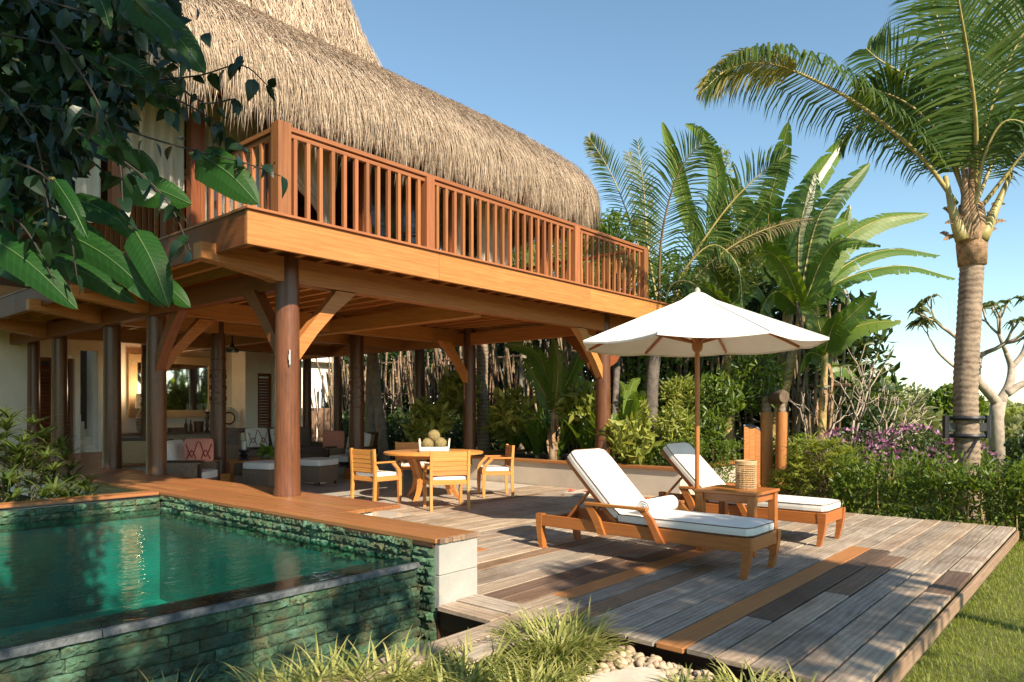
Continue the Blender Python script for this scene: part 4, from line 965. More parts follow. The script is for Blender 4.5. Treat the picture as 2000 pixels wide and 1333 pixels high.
t = thing('wicker_tray', 'white washed wicker tray with upright handles on the dining table', 'tray', (7.80, 8.40, .75), math.radians(-45))
m = MB(); m.box((0, 0, .012), (.44, .32, .02)); m.build('bottom', TRAYM, t)
for sx, sy, lx, ly in ((0, 1, .46, .03), (0, -1, .46, .03), (1, 0, .03, .34), (-1, 0, .03, .34)): rbox('side', (sx*.22, sy*.16, .045), (lx, ly, .07), TRAYM, t, .01, 2)
for s in (-1, 1): MB().tube(spline([(s*.225, -.10, .06), (s*.235, -.09, .16), (s*.24, 0, .20), (s*.235, .09, .16), (s*.225, .10, .06)], 14), .014, 8).build('handle', TRAYM, t, smooth=True)
def seedhead(label, loc, R_):
    t = thing('dried_seed_ball', label, 'ornament', loc, 0, 'dried seed balls in the tray'); m = MB(); n = 150
    me = bmesh_ico(R_*.86); link('core', me, t)
    for k in range(n):
        z = 1-2*(k+.5)/n; a = k*2.39996; q = math.sqrt(1-z*z); d = Vector((q*math.cos(a), q*math.sin(a), z)); s = d.orthogonal().normalized(); u = d.cross(s); L = R_*rr.uniform(.94, 1.06); e = R_*.085
        for j in range(4): b0 = s*math.cos(j*1.571)+u*math.sin(j*1.571); b1 = s*math.cos((j+1)*1.571)+u*math.sin((j+1)*1.571); m.face([d*R_*.84+b0*e, d*R_*.84+b1*e, d*L])
    tag(m.build('bristles', SEED, t, center=False), kind='stuff'); return t
import bmesh
def bmesh_ico(r, sub=2, mat=None, name='core', squash=(1, 1, 1), jit=0, seed=0):
    bm = bmesh.new(); bmesh.ops.create_icosphere(bm, subdivisions=sub, radius=r); R2 = random.Random(seed)
    if jit:
        ax = [Vector((R2.uniform(-1, 1), R2.uniform(-1, 1), R2.uniform(-1, 1))).normalized() for _ in range(6)]
        for v in bm.verts: n_ = v.co.normalized(); v.co *= 1+jit*sum(max(0, n_.dot(a))**3*.8-.25*max(0, n_.dot(-a)) for a in ax)/2
    for v in bm.verts: v.co = Vector((v.co.x*squash[0], v.co.y*squash[1], v.co.z*squash[2]))
    for f in bm.faces: f.smooth = True
    me = bpy.data.meshes.new(name); bm.to_mesh(me); bm.free(); me.materials.append(mat or SEED); return me
seedhead('dried seed ball on top of the other two in the tray', (7.83, 8.44, 1.0), .105)
seedhead('dried seed ball at the left end of the wicker tray', (7.74, 8.49, .875), .10)
seedhead('dried seed ball at the right end of the wicker tray', (7.87, 8.33, .88), .105)
# low slab with two red blossoms
t = MB().box((0, 0, .03), (.62, .40, .06)).build('step_slab', PLASTER2, bevel=.008, center=False); t.location = (9.75, 6.85, 0); tag(t, 'low pale slab on the deck carrying two red flowers', 'step')
def blossom(label, loc, s=1.):
    t = thing('red_flower', label, 'flower', loc, rr.uniform(0, 6)); m = MB()
    for k in range(5):
        a = k*1.2566; c, s_ = math.cos(a), math.sin(a); o = Vector((0, 0, .015)); p = Vector((c, s_, 0)); q = Vector((-s_, c, 0))
        mid = p*.04*s+Vector((0, 0, .035*s)); tip = p*.085*s+Vector((0, 0, .02*s))
        m.face([o, mid+q*.032*s, tip+q*.02*s, tip-q*.02*s, mid-q*.032*s]) 
    m.build('petals', FLOWER_RED, t); MB().tube([(0, 0, .01), (.01, 0, .05), (.02, .01, .08*s)], .003, 5).build('stamen', FLOWER_RED, t); return t
blossom('small red blossom at the left end of the slab', (9.58, 7.0, .06), .9); blossom('larger red blossom at the middle of the slab', (9.75, 6.72, .06), 1.3)

# ---------------- living room
def ottoman(label, loc, rz):
    t = thing('ottoman', label, 'ottoman', loc, rz, 'woven ottomans with white pads')
    m = MB(); a, c = .27, .30; z0, z1 = .06, .36
    m.face([(-a, -a, z0), (a, -a, z0), (a, a, z0), (-a, a, z0)][::-1])
    for s0, s1 in (((-1, -1), (1, -1)), ((1, -1), (1, 1)), ((1, 1), (-1, 1)), ((-1, 1), (-1, -1))): m.face([(s0[0]*a, s0[1]*a, z0), (s1[0]*a, s1[1]*a, z0), (s1[0]*c, s1[1]*c, z1), (s0[0]*c, s0[1]*c, z1)])
    m.face([(-c, -c, z1), (c, -c, z1), (c, c, z1), (-c, c, z1)]); m.build('basket', W_WEAVE, t, bevel=.01)
    for sx in (-1, 1):
        for sy in (-1, 1): MB().box((sx*.24, sy*.24, .03), (.04, .04, .06)).build('leg', W_DARK, t)
    puff('pad', (0, 0, .425), (.61, .61, .13), CUSH, t, crown=.02); return t
o1 = ottoman('woven ottoman with white pad left of the front column', (6.80, 11.75, 0), .35); dup(o1, (7.85, 11.75, 0), .3, 'woven ottoman with white pad right of the front column')
def zig(parent, w, h, y):
    for pts in ([(-w, h*.5), (-w*.55, -h*.7), (-.02, h*.75), (.02, h*.75), (w*.6, -h*.6), (w, h*.5)], [(-w*.9, -h*.9), (-w*.7, -h*.6), (-w*.45, -h*.95)], [(-w*.25, -h*.9), (0, -h*.3), (w*.25, -h*.9)]):
        MB().tube([(a, y-.055*(1-(a/w)**2)*(1-(b/h)**2)*1.0-.02, b) for a, b in spline([(p[0], 0, p[1]) for p in pts], 30) and [(q.x, q.z) for q in spline([(p[0], 0, p[1]) for p in pts], 30)]], .008, 4).build('embroidery', BURG, parent)
def pillow(label, loc, rz, mat, s=.23, zz=True, tilt=-.25):
    t = thing('scatter_cushion', label, 'cushion', loc, rz, 'patterned scatter cushions'); o = puff('cover', (0, 0, 0), (2*s*1.15, 2*s, .07), mat, t, rot=(math.pi/2+tilt, 0, 0), crown=.05)
    if zz:
        for pts in ([(-.9, .5), (-.5, -.6), (0, .7), (.45, -.6), (.9, .5)], [(-.85, -.75), (-.5, -.1), (-.2, -.8)], [(.15, -.8), (.45, -.1), (.8, -.8)]):
            q = spline([(a*s*1.12, b*s, 0) for a, b in pts], 40); MB().tube([(p.x, p.y, .035+.05*(1-(p.x/(s*1.15))**2)*(1-(p.y/s)**2)+.002) for p in q], .009, 4).build('embroidery', BURG if mat is PINKCLOTH or mat is CUSH else CUSH, o, center=False)
    return t
def armchair(label, loc, rz):
    """cane-backed lounge armchair facing local +Y"""
    t = thing('armchair', label, 'armchair', loc, rz, 'wood and cane armchairs'); w = .36
    for s in (-1, 1):
        MB().bar((s*w, -.22, .05), (s*w, -.46, .92), .04, .06, (0, 1, 0)).build('back_post', W_DARK, t); MB().box((s*w, .33, .28), (.05, .05, .56)).build('leg', W_DARK, t)
        rbox('arm_panel', (s*w, .05, .36), (.05, .60, .44), W_WEAVE, t, .008, 2); MB().box((s*w, .05, .60), (.07, .68, .035)).build('armrest', W_DARK, t)
        MB().box((s*w, -.22, .12), (.05, .05, .24)).build('leg', W_DARK, t)
    MB().bar((-w, -.45, .90), (w, -.45, .90), .04, .06).build('top_rail', W_DARK, t); MB().bar((0, -.25, .2), (0, -.45, .88), .66, .02, (0, 1, .2)).build('cane_back', W_CANE, t)
    puff('seat_cushion', (0, .05, .36), (.64, .62, .14), CUSH, t); puff('back_cushion', (0, -.22, .66), (.62, .52, .13), CUSH, t, rot=(math.radians(106), 0, 0)); return t
a1 = armchair('armchair whose cane back faces the pool, left of the terracotta cushion', (5.45, 13.6, 0), math.radians(-30))
dup(a1, (5.32, 11.6, 0), math.radians(-139), 'armchair with white back and terracotta cushion between two columns')
dup(a1, (9.55, 13.0, 0), math.radians(96), 'armchair facing left beside the brown sofa')
pillow('terracotta cushion with burgundy zigzags on the left armchair', (5.40, 11.42, .76), math.radians(-25), PINKCLOTH, .19)
t = thing('sofa', 'long brown sofa behind the ottomans', 'sofa', (8.9, 15.0, 0), math.radians(180))
rbox('seat', (0, .1, .25), (2.3, .85, .30), W_WEAVE, t, .02); rbox('backrest', (0, -.42, .62), (2.3, .16, .62), GREYCLOTH, t, .04)
for s in (-1, 1): rbox('armrest', (s*1.15, .05, .35), (.12, .95, .60), W_WEAVE, t, .02)
for k in range(3): puff('seat_cushion', (-.72+k*.72, .1, .46), (.7, .8, .14), GREYCLOTH, t)
for k in range(3): puff('back_cushion', (-.72+k*.72, -.26, .76), (.68, .5, .16), GREYCLOTH, t, rot=(math.radians(100), 0, 0))
pillow('white cushion with dark red lines at the left of the sofa', (8.35, 14.85, .80), math.radians(-5), CUSH, .22)
pillow('white cushion with dark red lines in the middle of the sofa', (8.9, 14.8, .78), math.radians(15), CUSH, .22)
pillow('plain coral cushion leaning beside the armchair facing left', (9.35, 13.35, .76), math.radians(150), PINKCLOTH, .2)
t = thing('coffee_table', 'low wooden coffee table with curved legs between the ottomans and armchairs', 'table', (7.1, 12.95, 0), .1)
rbox('tabletop', (0, 0, .44), (1.3, .75, .04), W_HONEY, t, .01)
for sx in (-1, 1):
    for sy in (-1, 1): curved_leg('leg', W_HONEY, t, sx*.58, sy*.31, .42, sy*.04)
t = thing('hurricane_lamp', 'glass hurricane lamp with white candle on the coffee table', 'candle lamp', (6.95, 12.85, .46))
MB().lathe((0, 0, 0), [(.10, 0), (.10, .02), (.05, .05), (.10, .09), (.05, .13), (.10, .17), (.10, .20)], 20).build('base', BLACK, t, smooth=True)
MB().lathe((0, 0, 0), [(.04, .20), (.04, .36)], 14).build('candle', CUSH, t, smooth=True); MB().lathe((0, 0, 0), [(.11, .20), (.115, .35), (.12, .52)], 22).build('glass_cylinder', GLASS, t, smooth=True)
t = thing('potted_fern', 'small green plant in a bowl on the coffee table', 'plant', (7.35, 12.75, .46)); MB().lathe((0, 0, 0), [(.04, 0), (.10, .05), (.11, .09)], 16).build('bowl', CERAMIC, t, smooth=True)
link('foliage', leaves_mesh('foliage', RNG.normal(size=(160, 3))*.04+np.array([0, 0, .1]), .13, L_STRAP, .5, (0, 0, 1), .8), t)
# console, mirror, lamp, ornaments on the back wall
t = thing('sideboard', 'long pale wooden sideboard below the mirror', 'sideboard', (7.9, 17.65, 0)); rbox('top', (0, 0, .86), (2.9, .55, .05), W_MID, t, .006)
rbox('cabinet', (0, .02, .44), (2.8, .48, .78), plain('limed_wood', (.40, .31, .20), .6, .2, 14), t, .006)
for k in range(6): rbox('door_panel', (-1.16+k*.465, -.235, .46), (.44, .02, .66), plain('limed_panel', (.44, .34, .22), .6, .2, 14), t, .004)
t = thing('wall_mirror', 'wide mirror in a rush frame on the back wall', 'mirror', (7.85, 17.95, 2.0)); MB().box((0, 0, 0), (1.75, .03, 1.15)).build('mirror_glass', MIRROR, t)
for s in (-1, 1): MB().box((s*.97, -.02, 0), (.19, .06, 1.53)).build('frame', W_CANE, t); MB().box((0, -.02, s*.67), (1.75, .06, .19)).build('frame', W_CANE, t)
t = thing('table_lamp', 'table lamp with banded ceramic base and cream shade at the left of the mirror', 'lamp', (6.98, 17.45, .885)); MB().lathe((0, 0, 0), [(.14, 0), (.19, .08), (.2, .25), (.19, .42), (.13, .52), (.04, .55), (.03, .62)], 24).build('lamp_base', CERAMIC, t, smooth=True)
for k in range(7): MB().lathe((0, 0, 0), [(.17+.03*math.sin(k*.52), .06+k*.062), (.175+.033*math.sin(k*.52), .075+k*.062), (.17+.03*math.sin(k*.52), .085+k*.062)], 24).build('band', W_DARK, t, smooth=True)
MB().lathe((0, 0, 0), [(.22, .58), (.20, .92)], 28).build('lamp_shade', SHADEC, t, smooth=True)
ld = bpy.data.lights.new('lamp_glow', 'POINT'); ld.energy = 22; ld.color = (1, .72, .42); ld.shadow_soft_size = .12; lo_ = bpy.data.objects.new('bulb', ld); COL.objects.link(lo_); lo_.parent = t; lo_.location = (0, 0, 1.0)
t = thing('ring_ornament', 'openwork ring ornament on a stand at the right of the sideboard', 'ornament', (9.05, 17.5, .885)); MB().tube([(.24*math.cos(a), 0, .33+.24*math.sin(a)) for a in [k*.2618 for k in range(25)]], .05, 8, False).build('ring', TRAYM, t, smooth=True)
MB().tube([(.15*math.cos(a), -.02, .33+.15*math.sin(a)) for a in [k*.2618 for k in range(25)]], .02, 6, False).build('inner_ring', W_DARK, t); MB().box((0, 0, .04), (.3, .15, .08)).build('stand', W_DARK, t)
def bottle(label, x, h, mat): 
    t = MB().lathe((0, 0, 0), [(.04, 0), (.042, h*.55), (.015, h*.72), (.015, h)], 12).build('bottle', mat, smooth=True, center=False); t.location = (x, 17.5, .885); tag(t, label, 'bottle', 'bottles on the sideboard')
bottle('dark bottle on the sideboard, left of the ice bucket', 7.95, .32, BLACK); bottle('slim dark bottle next to the ice bucket', 8.07, .30, W_DARK)
t = MB().lathe((0, 0, 0), [(.10, 0), (.12, .26)], 18).build('ice_bucket', W_DARK, smooth=True, center=False); t.location = (8.27, 17.5, .885); tag(t, 'dark cylindrical ice bucket on the sideboard', 'bucket')
t = rbox('wooden_box', (7.72, 17.5, .94), (.34, .2, .11), W_MID, None, .005); tag(t, 'low wooden box on the sideboard left of the bottles', 'box')
for i, x in enumerate((8.46, 8.72)):
    t = thing('candle_holder', ('tall black candle holder right of the ice bucket', 'tall black candle holder next to the carved column')[i], 'candle holder', (x, 17.45, .885), 0, 'tall candle holders'); MB().lathe((0, 0, 0), [(.07, 0), (.03, .06), (.05, .15), (.03, .24), (.05, .34), (.03, .44), (.07, .5)], 14).build('stem', BLACK, t, smooth=True); MB().lathe((0, 0, 0), [(.06, .5), (.065, .72)], 16).build('glass_cup', GLASS, t, smooth=True)
t = thing('ceiling_fan', 'dark ceiling fan under the living room beams', 'fan', (6.9, 13.2, 2.55)); MB().lathe((0, 0, 0), [(.12, 0), (.13, .03), (.05, .1), (.03, .14), (.015, .2), (.015, .6)], 18).build('motor', BLACK, t, smooth=True)
for k in range(3): MB().bar((.1*math.cos(k*2.09), .1*math.sin(k*2.09), .04), (.62*math.cos(k*2.09+.0), .62*math.sin(k*2.09), .04), .12, .012).build('blade', BLACK, t)
# ================================================================ VEGETATION
VIEW = np.array([CA, SA, 0.]); VV = Vector((CA, SA, 0))
def blob_points(n, blobs, shell=.55):
    """points in ellipsoids (centre, radii), denser near the surface"""
    vol = np.array([b[1][0]*b[1][1]*b[1][2] for b in blobs])**.75; k = RNG.choice(len(blobs), n, p=vol/vol.sum())
    c = np.array([b[0] for b in blobs])[k]; r = np.array([b[1] for b in blobs])[k]; d = unit(RNG.normal(size=(n, 3)))
    return c+d*r*(RNG.uniform(shell**3, 1, (n, 1))**(1/3))
def shrub(name, label, cat, loc, blobs, n, size, mat, stems=None, group=None, aspect=.45, up=.4, shell=.5, bark=None, kind_stuff=True, updir=(0, 0, 1), droop=0.):
    t = thing(name, label, cat, loc, 0, group); P = blob_points(n, blobs, shell)-np.array(loc)
    o = link('foliage', leaves_mesh('foliage', P, size, mat, aspect, updir, up, droop=droop), t)
    if kind_stuff: o['kind'] = 'stuff'
    if stems:
        for s in stems: MB().tube(s[0], s[1], s[2] if len(s) > 2 else 7).build('stem', bark or BARK_BROWN, t, world=True, smooth=True)
    return t
def frond(pts, Lf, a, parent, mats=None, n=46, droop=.5, w=.020, fwd=.55, r0=.022, start=.16, name='frond', asym=1.):
    """pinnate palm leaf along pts; a = roll: 0 blades lie across the view, 90 along it"""
    mats = mats or [L_PALM, PETI]; q = base_of(parent); S = [np.array(p) for p in spline(pts, 64)]; V = []; I = []; MI = []
    a = math.radians(a); base_i = 0
    for side in (-1, 1):
        for k in range(n):
            t = start+(1-start)*(k+rr.uniform(-.3, .3))/n; t = min(max(t, 0), .995); x = t*62; i = int(x); p = S[i]+(S[i+1]-S[i])*(x-i); T = S[i+1]-S[i]; T = T/np.linalg.norm(T)
            s0 = np.cross(T, VIEW); s0 /= max(np.linalg.norm(s0), 1e-6); s1 = VIEW-T*VIEW.dot(T); s1 /= max(np.linalg.norm(s1), 1e-6)
            sd = (s0*math.cos(a)+s1*math.sin(a))*side; tt = (t-start)/(1-start)
            L = Lf*(math.sin(math.pi*(.14+.80*tt))**.7)*rr.uniform(.86, 1.1)*(asym if side > 0 else 1); D = sd+T*(fwd+.7*tt**2)+np.array([rr.gauss(0, .06), rr.gauss(0, .06), rr.gauss(0, .06)]); D /= np.linalg.norm(D)
            m = p+D*L*.45; D2 = D+np.array([0, 0, -droop*rr.uniform(.7, 1.3)]); D2 /= np.linalg.norm(D2); m2 = m+D2*L*.33; D3 = D2+np.array([0, 0, -droop*.9]); D3 /= np.linalg.norm(D3); e = m2+D3*L*.25
            wv = np.cross(D, np.cross(sd, T)); wv = T*.8+np.array([rr.gauss(0, .15), rr.gauss(0, .15), rr.gauss(0, .15)]); wv -= D*wv.dot(D); wv /= np.linalg.norm(wv); ww = w*.5
            V += [p-wv*ww*.5, p+wv*ww*.5, m-wv*ww, m+wv*ww, m2-wv*ww*.7, m2+wv*ww*.7, e]; b = base_i; base_i += 7
            I += [(b, b+1, b+3), (b, b+3, b+2), (b+2, b+3, b+5), (b+2, b+5, b+4), (b+4, b+5, b+6)]; MI += [0]*5
    # rachis, triangular section
    for k in range(0, 63, 3):
        i2 = min(k+3, 63); ra = r0*(1-.85*k/63)+.002; rb = r0*(1-.85*i2/63)+.002; T = S[i2]-S[k]; T = T/np.linalg.norm(T); s0 = np.cross(T, VIEW); s0 /= max(np.linalg.norm(s0), 1e-6); u0 = np.cross(s0, T)
        ring_ = lambda P_, r_: [P_+(s0*math.cos(x_)+u0*math.sin(x_))*r_ for x_ in (0, 1.257, 2.513, 3.77, 5.03)]
        V += ring_(S[k], ra)+ring_(S[i2], rb); b = base_i; base_i += 10
        for j in range(5): j2 = (j+1) % 5; I += [(b+j, b+j2, b+5+j2), (b+j, b+5+j2, b+5+j)]; MI += [1, 1]
    me = np_mesh(name, np.array(V)-np.array(q), 3, np.array(I).reshape(-1), mats, mi=MI); return link(name, me, parent)
def big_leaf(pts, W, a, parent, mat=None, tears=.35, n=30, fold=.3, name='leaf', sag=.1, tipw=.6, mid=True, rib=None):
    """broad leaf along pts (banana, heliconia); separate lamina strips where it is torn"""
    mat = mat or L_BANANA; q = base_of(parent); S = [np.array(p) for p in spline(pts, n+1)]; a = math.radians(a); m = MB()
    for side in (-1, 1):
        for k in range(n):
            t0, t1 = k/n, (k+1)/n
            def w_(t): return W*.5*min(1, (t/.10)**.6)*(max(0, 1-t**(3.2))**tipw)
            T = S[k+1]-S[k]; T = T/np.linalg.norm(T); s0 = np.cross(T, VIEW); s0 /= max(np.linalg.norm(s0), 1e-6); s1 = VIEW-T*VIEW.dot(T); s1 /= max(np.linalg.norm(s1), 1e-6)
            sd = (s0*math.cos(a)+s1*math.sin(a))*side; nn = np.cross(T, s0*math.cos(a)+s1*math.sin(a)); 
            if nn[2] < 0: nn = -nn
            torn = rr.random() < tears; g = (.22*rr.random() if torn else 0)*(S[k+1]-S[k]); dz = rr.uniform(-.10, .04)*W if torn else 0
            A0, A1 = S[k], S[k+1]; wa, wb = w_(t0), w_(t1)
            def pt(P, wd, f): return P+sd*wd*f*math.cos(fold)-nn*wd*f*f*math.sin(fold)+np.array([0, 0, -sag*wd*f*f+dz*f])
            b0, b1 = pt(A0, wa, .5), pt(A1, wb, .5); c0, c1 = pt(A0+g, wa, 1), pt(A1-g, wb, 1)
            F_ = [A0, A1, b1, b0]; G_ = [b0, b1, c1, c0]; U = [(t0, 0), (t1, 0), (t1, side*.5), (t0, side*.5)]; U2 = [(t0, side*.5), (t1, side*.5), (t1, side), (t0, side)]
            m.m = 0; m.face(F_, U); m.face(G_, U2)
    if mid: m.m = 1; m.tube([Vector(S[k]) for k in range(0, n+1, 2)], [max(.002, W*.035*(1-.8*k/n)) for k in range(0, n+1, 2)], 5)
    m.V = [Vector(v)-q for v in m.V]; me = m.mesh(name, [mat, rib or PETI]); me.polygons.foreach_set('use_smooth', [True]*len(me.polygons)); return link(name, me, parent)
def pxs_(L, d, dd=0): return [at(p[0], p[1], d+(p[2] if len(p) > 2 else dd*i/(len(L)-1))) for i, p in enumerate(L)]
def palm_trunk(pts, r, parent, mat, n=60, bulge=.12):
    S = spline(pts, n*2); m = MB(); rad = []
    for i in range(n*2): t = i/(n*2-1); rad.append(r*(1+.25*math.exp(-t*14)-.10*t)*(1+(.035 if i % 2 else -.03))*(1+rr.uniform(-.012, .012)))
    m.tube(S, rad, 18); return m.build('trunk', mat, parent, world=True, smooth='all')

# ---- the big coconut palm at the right
D0 = 10.5; base = at(1892, 1010, D0); base.z = -.2
cp = thing('coconut_palm', 'tall coconut palm with pale ringed trunk and a black strap, right of the deck', 'palm tree', base)
palm_trunk([base, at(1890, 900, D0), at(1886, 760, D0), at(1893, 620, D0), at(1899, 500, D0), at(1897, 450, D0)], .168, cp, BARK_PALM)
m = MB(); m.tube([at(1899, 520, D0), at(1898, 480, D0), at(1897, 440, D0), at(1896, 400, D0)], [.185, .205, .20, .16], 16); m.build('crown_shaft', HUSK, cp, world=True, smooth='all')
for (x0, y0, x1, y1, r0_) in ((1880, 470, 1846, 345, .10), (1888, 470, 1885, 320, .10), (1900, 470, 1915, 320, .09), (1915, 470, 1975, 340, .10), (1897, 440, 1900, 300, .08)):
    m = MB(); m.tube(spline([at(x0, y0, D0-.12), at((x0+x1)/2-2, (y0+y1)/2+6, D0-.10), at(x1, y1, D0-.05)], 9), [r0_, r0_*.95, r0_*.85, r0_*.72, r0_*.6, r0_*.5, r0_*.42, r0_*.38, r0_*.33], 9); m.build('leaf_base', PETI if x1 in (1846, 1975) else HUSK, cp, world=True, smooth='all')
for k in range(16):                                                   # dry fibre tatters round the crown
    a = k*.393; p = at(1897+42*math.cos(a), 470-70*rr.random(), D0-.2*math.sin(a)); q_ = p+Vector((.3*math.cos(a)*SA, -.3*math.cos(a)*CA, rr.uniform(-.12, .18)))*rr.uniform(.4, 1.)
    big_leaf([p, (p+q_)/2+Vector((0, 0, .03)), q_], .07, 20, cp, HUSK, .5, 8, name='sheath_tatter', mid=False)
PF = [L_PALM, PETI]
frond(pxs_([(1868, 400), (1808, 318), (1737, 252), (1667, 199), (1597, 161), (1527, 131), (1468, 124), (1415, 140), (1370, 182)], D0, -1.2), .80, 66, cp, [L_PALM, PETI], 110, 1.35, .030, .25, .035, .1)
frond(pxs_([(1560, 145), (1527, 131), (1468, 124), (1415, 138), (1362, 178)], D0-.75, -.3), .50, 40, cp, [L_PALMY, PETI], 84, .9, .024, .8, .012, .05)
frond(pxs_([(1903, 380), (1906, 250), (1893, 130), (1875, 20), (1850, -120)], D0, -1.8), 1.05, 8, cp, PF, 86, .18, .038, .25, .035, .12)
frond(pxs_([(1885, 400), (1858, 300), (1800, 225), (1735, 185), (1668, 178)], D0+.3, .4), .75, 35, cp, PF, 86, .7, .042, .4, .03)
frond(pxs_([(1890, 390), (1860, 250), (1800, 170), (1720, 120), (1690, 95)], D0+.4, .5), .70, 20, cp, PF, 60, .4, .03, .4, .03)
frond(pxs_([(1900, 390), (1930, 230), (1985, 90), (2060, -20)], D0, -.6), .95, 20, cp, PF, 90, .4, .038, .35, .03)
frond(pxs_([(1905, 400), (1950, 300), (2030, 200), (2130, 160)], D0, .5), .85, 40, cp, PF, 60, .8, .03, .4, .03)
frond(pxs_([(1905, 420), (1960, 350), (2010, 290), (2080, 240), (2160, 260)], D0, -.5), .8, 60, cp, PF, 56, 1.2, .03, .3, .034, .35)
frond(pxs_([(1895, 390), (1890, 260), (1850, 100), (1800, -60)], D0, .9), 1.0, 25, cp, PF, 90, .4, .038, .35, .03)
frond(pxs_([(1900, 380), (1915, 240), (1945, 60), (1990, -120)], D0, 1.2), 1.0, 10, cp, PF, 90, .3, .038, .3, .03)
frond(pxs_([(1905, 400), (1925, 300), (1960, 240), (2010, 250), (2050, 330)], D0-.3, -.6), .7, 50, cp, PF, 50, 1.1, .03, .3, .025)
frond(pxs_([(1890, 400), (1840, 290), (1760, 230), (1670, 250), (1640, 290)], D0+.8, .4), .6, 55, cp, PF, 56, .9, .028, .4, .025)
st = thing('tree_brace', 'black metal strap with two bolts clamped round the palm trunk', 'tree brace', at(1888, 835, D0))
for z_ in (-.13, .13): 
    q = st.location; m = MB(); m.tube([(.205*math.cos(j*.2618), .205*math.sin(j*.2618), z_) for j in range(25)], .034, 6, False); m.build('band', BLACK, st, smooth=True)
for s in (-1, 1):
    v = Vector((SA, -CA, 0))*s; MB().tube([v*.31+Vector((0, 0, -.17)), v*.31+Vector((0, 0, .17))], .045, 8).build('bolt', BLACK, st); MB().bar(v*.18, v*.31, .06, .12).build('bracket', BLACK, st)
MB().tube([Vector((-.1, -.18, -.1)), Vector((-.24, -.02, -.5))], .014, 5).build('strap_tail', BLACK, st)

# ---- young coconut palms behind the balcony
D1 = 13.4; b1 = at(1275, 880, D1); b1.z = .38
cp2 = thing('coconut_palm', 'young coconut palm with dark ringed trunk directly left of the parasol pole', 'palm tree', b1)
palm_trunk([b1, at(1272, 780, D1), at(1278, 700, D1), at(1290, 630, D1)], .13, cp2, BARK_DARK, 36)
frond(pxs_([(1290, 640), (1288, 520), (1300, 420), (1330, 330), (1375, 275)], D1, -.9), .78, 15, cp2, [L_PALM, L_PALMB], 60, .35, .028, .5, .03)
frond(pxs_([(1300, 640), (1345, 520), (1410, 420), (1475, 350), (1540, 300)], D1, -.6), .72, 25, cp2, [L_PALM, PETI], 64, .35, .03, .5, .03)
frond(pxs_([(1285, 600), (1265, 480), (1258, 380), (1244, 268)], D1+.3, .3), .42, 15, cp2, [L_PALM, PETI], 40, .25, .026, .9, .025)
frond(pxs_([(1300, 640), (1330, 540), (1390, 480), (1440, 520), (1450, 610)], D1, -1.0), .6, 60, cp2, PF, 50, 1.1, .026, .4, .025)
frond(pxs_([(1310, 610), (1370, 530), (1450, 470), (1530, 438), (1590, 428)], D1-.3, -.8), .34, 50, cp2, [L_PALMB, PETI], 60, 1.1, .016, .4, .02)
frond(pxs_([(1280, 640), (1230, 560), (1190, 540), (1160, 570)], D1+.4, .4), .6, 40, cp2, PF, 44, .9, .028, .4, .025)
frond(pxs_([(1290, 650), (1310, 560), (1360, 560), (1400, 640)], D1-.4, -.5), .6, 45, cp2, PF, 44, 1.0, .028, .4, .025)
D2 = 12.6; b2 = at(1201, 905, D2); b2.z = .38
cp3 = thing('coconut_palm', 'slim grey trunked palm standing just right of the far balcony column', 'palm tree', b2)
palm_trunk([b2, at(1202, 780, D2+.6), at(1210, 660, D2+1.2), at(1222, 560, D2+1.8)], .062, cp3, BARK_DARK, 40)
frond(pxs_([(1225, 560), (1250, 500), (1215, 390), (1185, 325), (1150, 270)], D2+1.8, .5), .50, 25, cp3, [L_PALM, PETI], 60, .25, .024, .7, .02)
frond(pxs_([(1185, 325), (1170, 300), (1150, 268)], D2+2.2, .1), .34, 15, cp3, [L_PALMY, PETI], 30, .1, .02, 1., .01, 0)
frond(pxs_([(1230, 560), (1268, 480), (1250, 380), (1225, 295)], D2+1.9, .3), .40, 20, cp3, [L_PALMY, PETI], 54, .2, .022, .8, .02)
frond(pxs_([(1225, 570), (1210, 500), (1180, 470), (1140, 480)], D2+1.8, .5), .55, 35, cp3, PF, 44, .6, .028, .4, .02)
# palms whose trunks show under the balcony
def back_palm(px, d, r, label, lean, mat, seed):
    b = at(px, 880, d); b.z = .1; t = thing('palm_tree', label, 'palm tree', b); top = at(px+lean, 804-(4.6-1.4)*F/d, d)
    palm_trunk([b, b.lerp(top, .5)+Vector((0, .1, 0)), top], r, t, mat, 40)
    for k in range(7): a = k*.9+seed; h = Vector((math.cos(a), math.sin(a), 0)); frond([top, top+h*.7+Vector((0, 0, .6)), top+h*1.5+Vector((0, 0, .5)), top+h*2.1+Vector((0, 0, -.3))], .5, 40, t, PF, 26, .8, .04, .4, .02)
    return t
back_palm(945, 16.5, .14, 'ringed palm trunk in the planting behind the second inner column', 6, BARK_PALM, 0)
back_palm(752, 17.5, .12, 'pale sunlit palm trunk leaning behind the living room', -30, BARK_PALE, 1)
back_palm(722, 18.5, .13, 'broad pale trunk at the left end of the bamboo screen', 14, BARK_PALE, 2)
back_palm(1020, 18, .09, 'thin pale trunk among the bamboo behind the lilies', 12, BARK_PALE, 3)

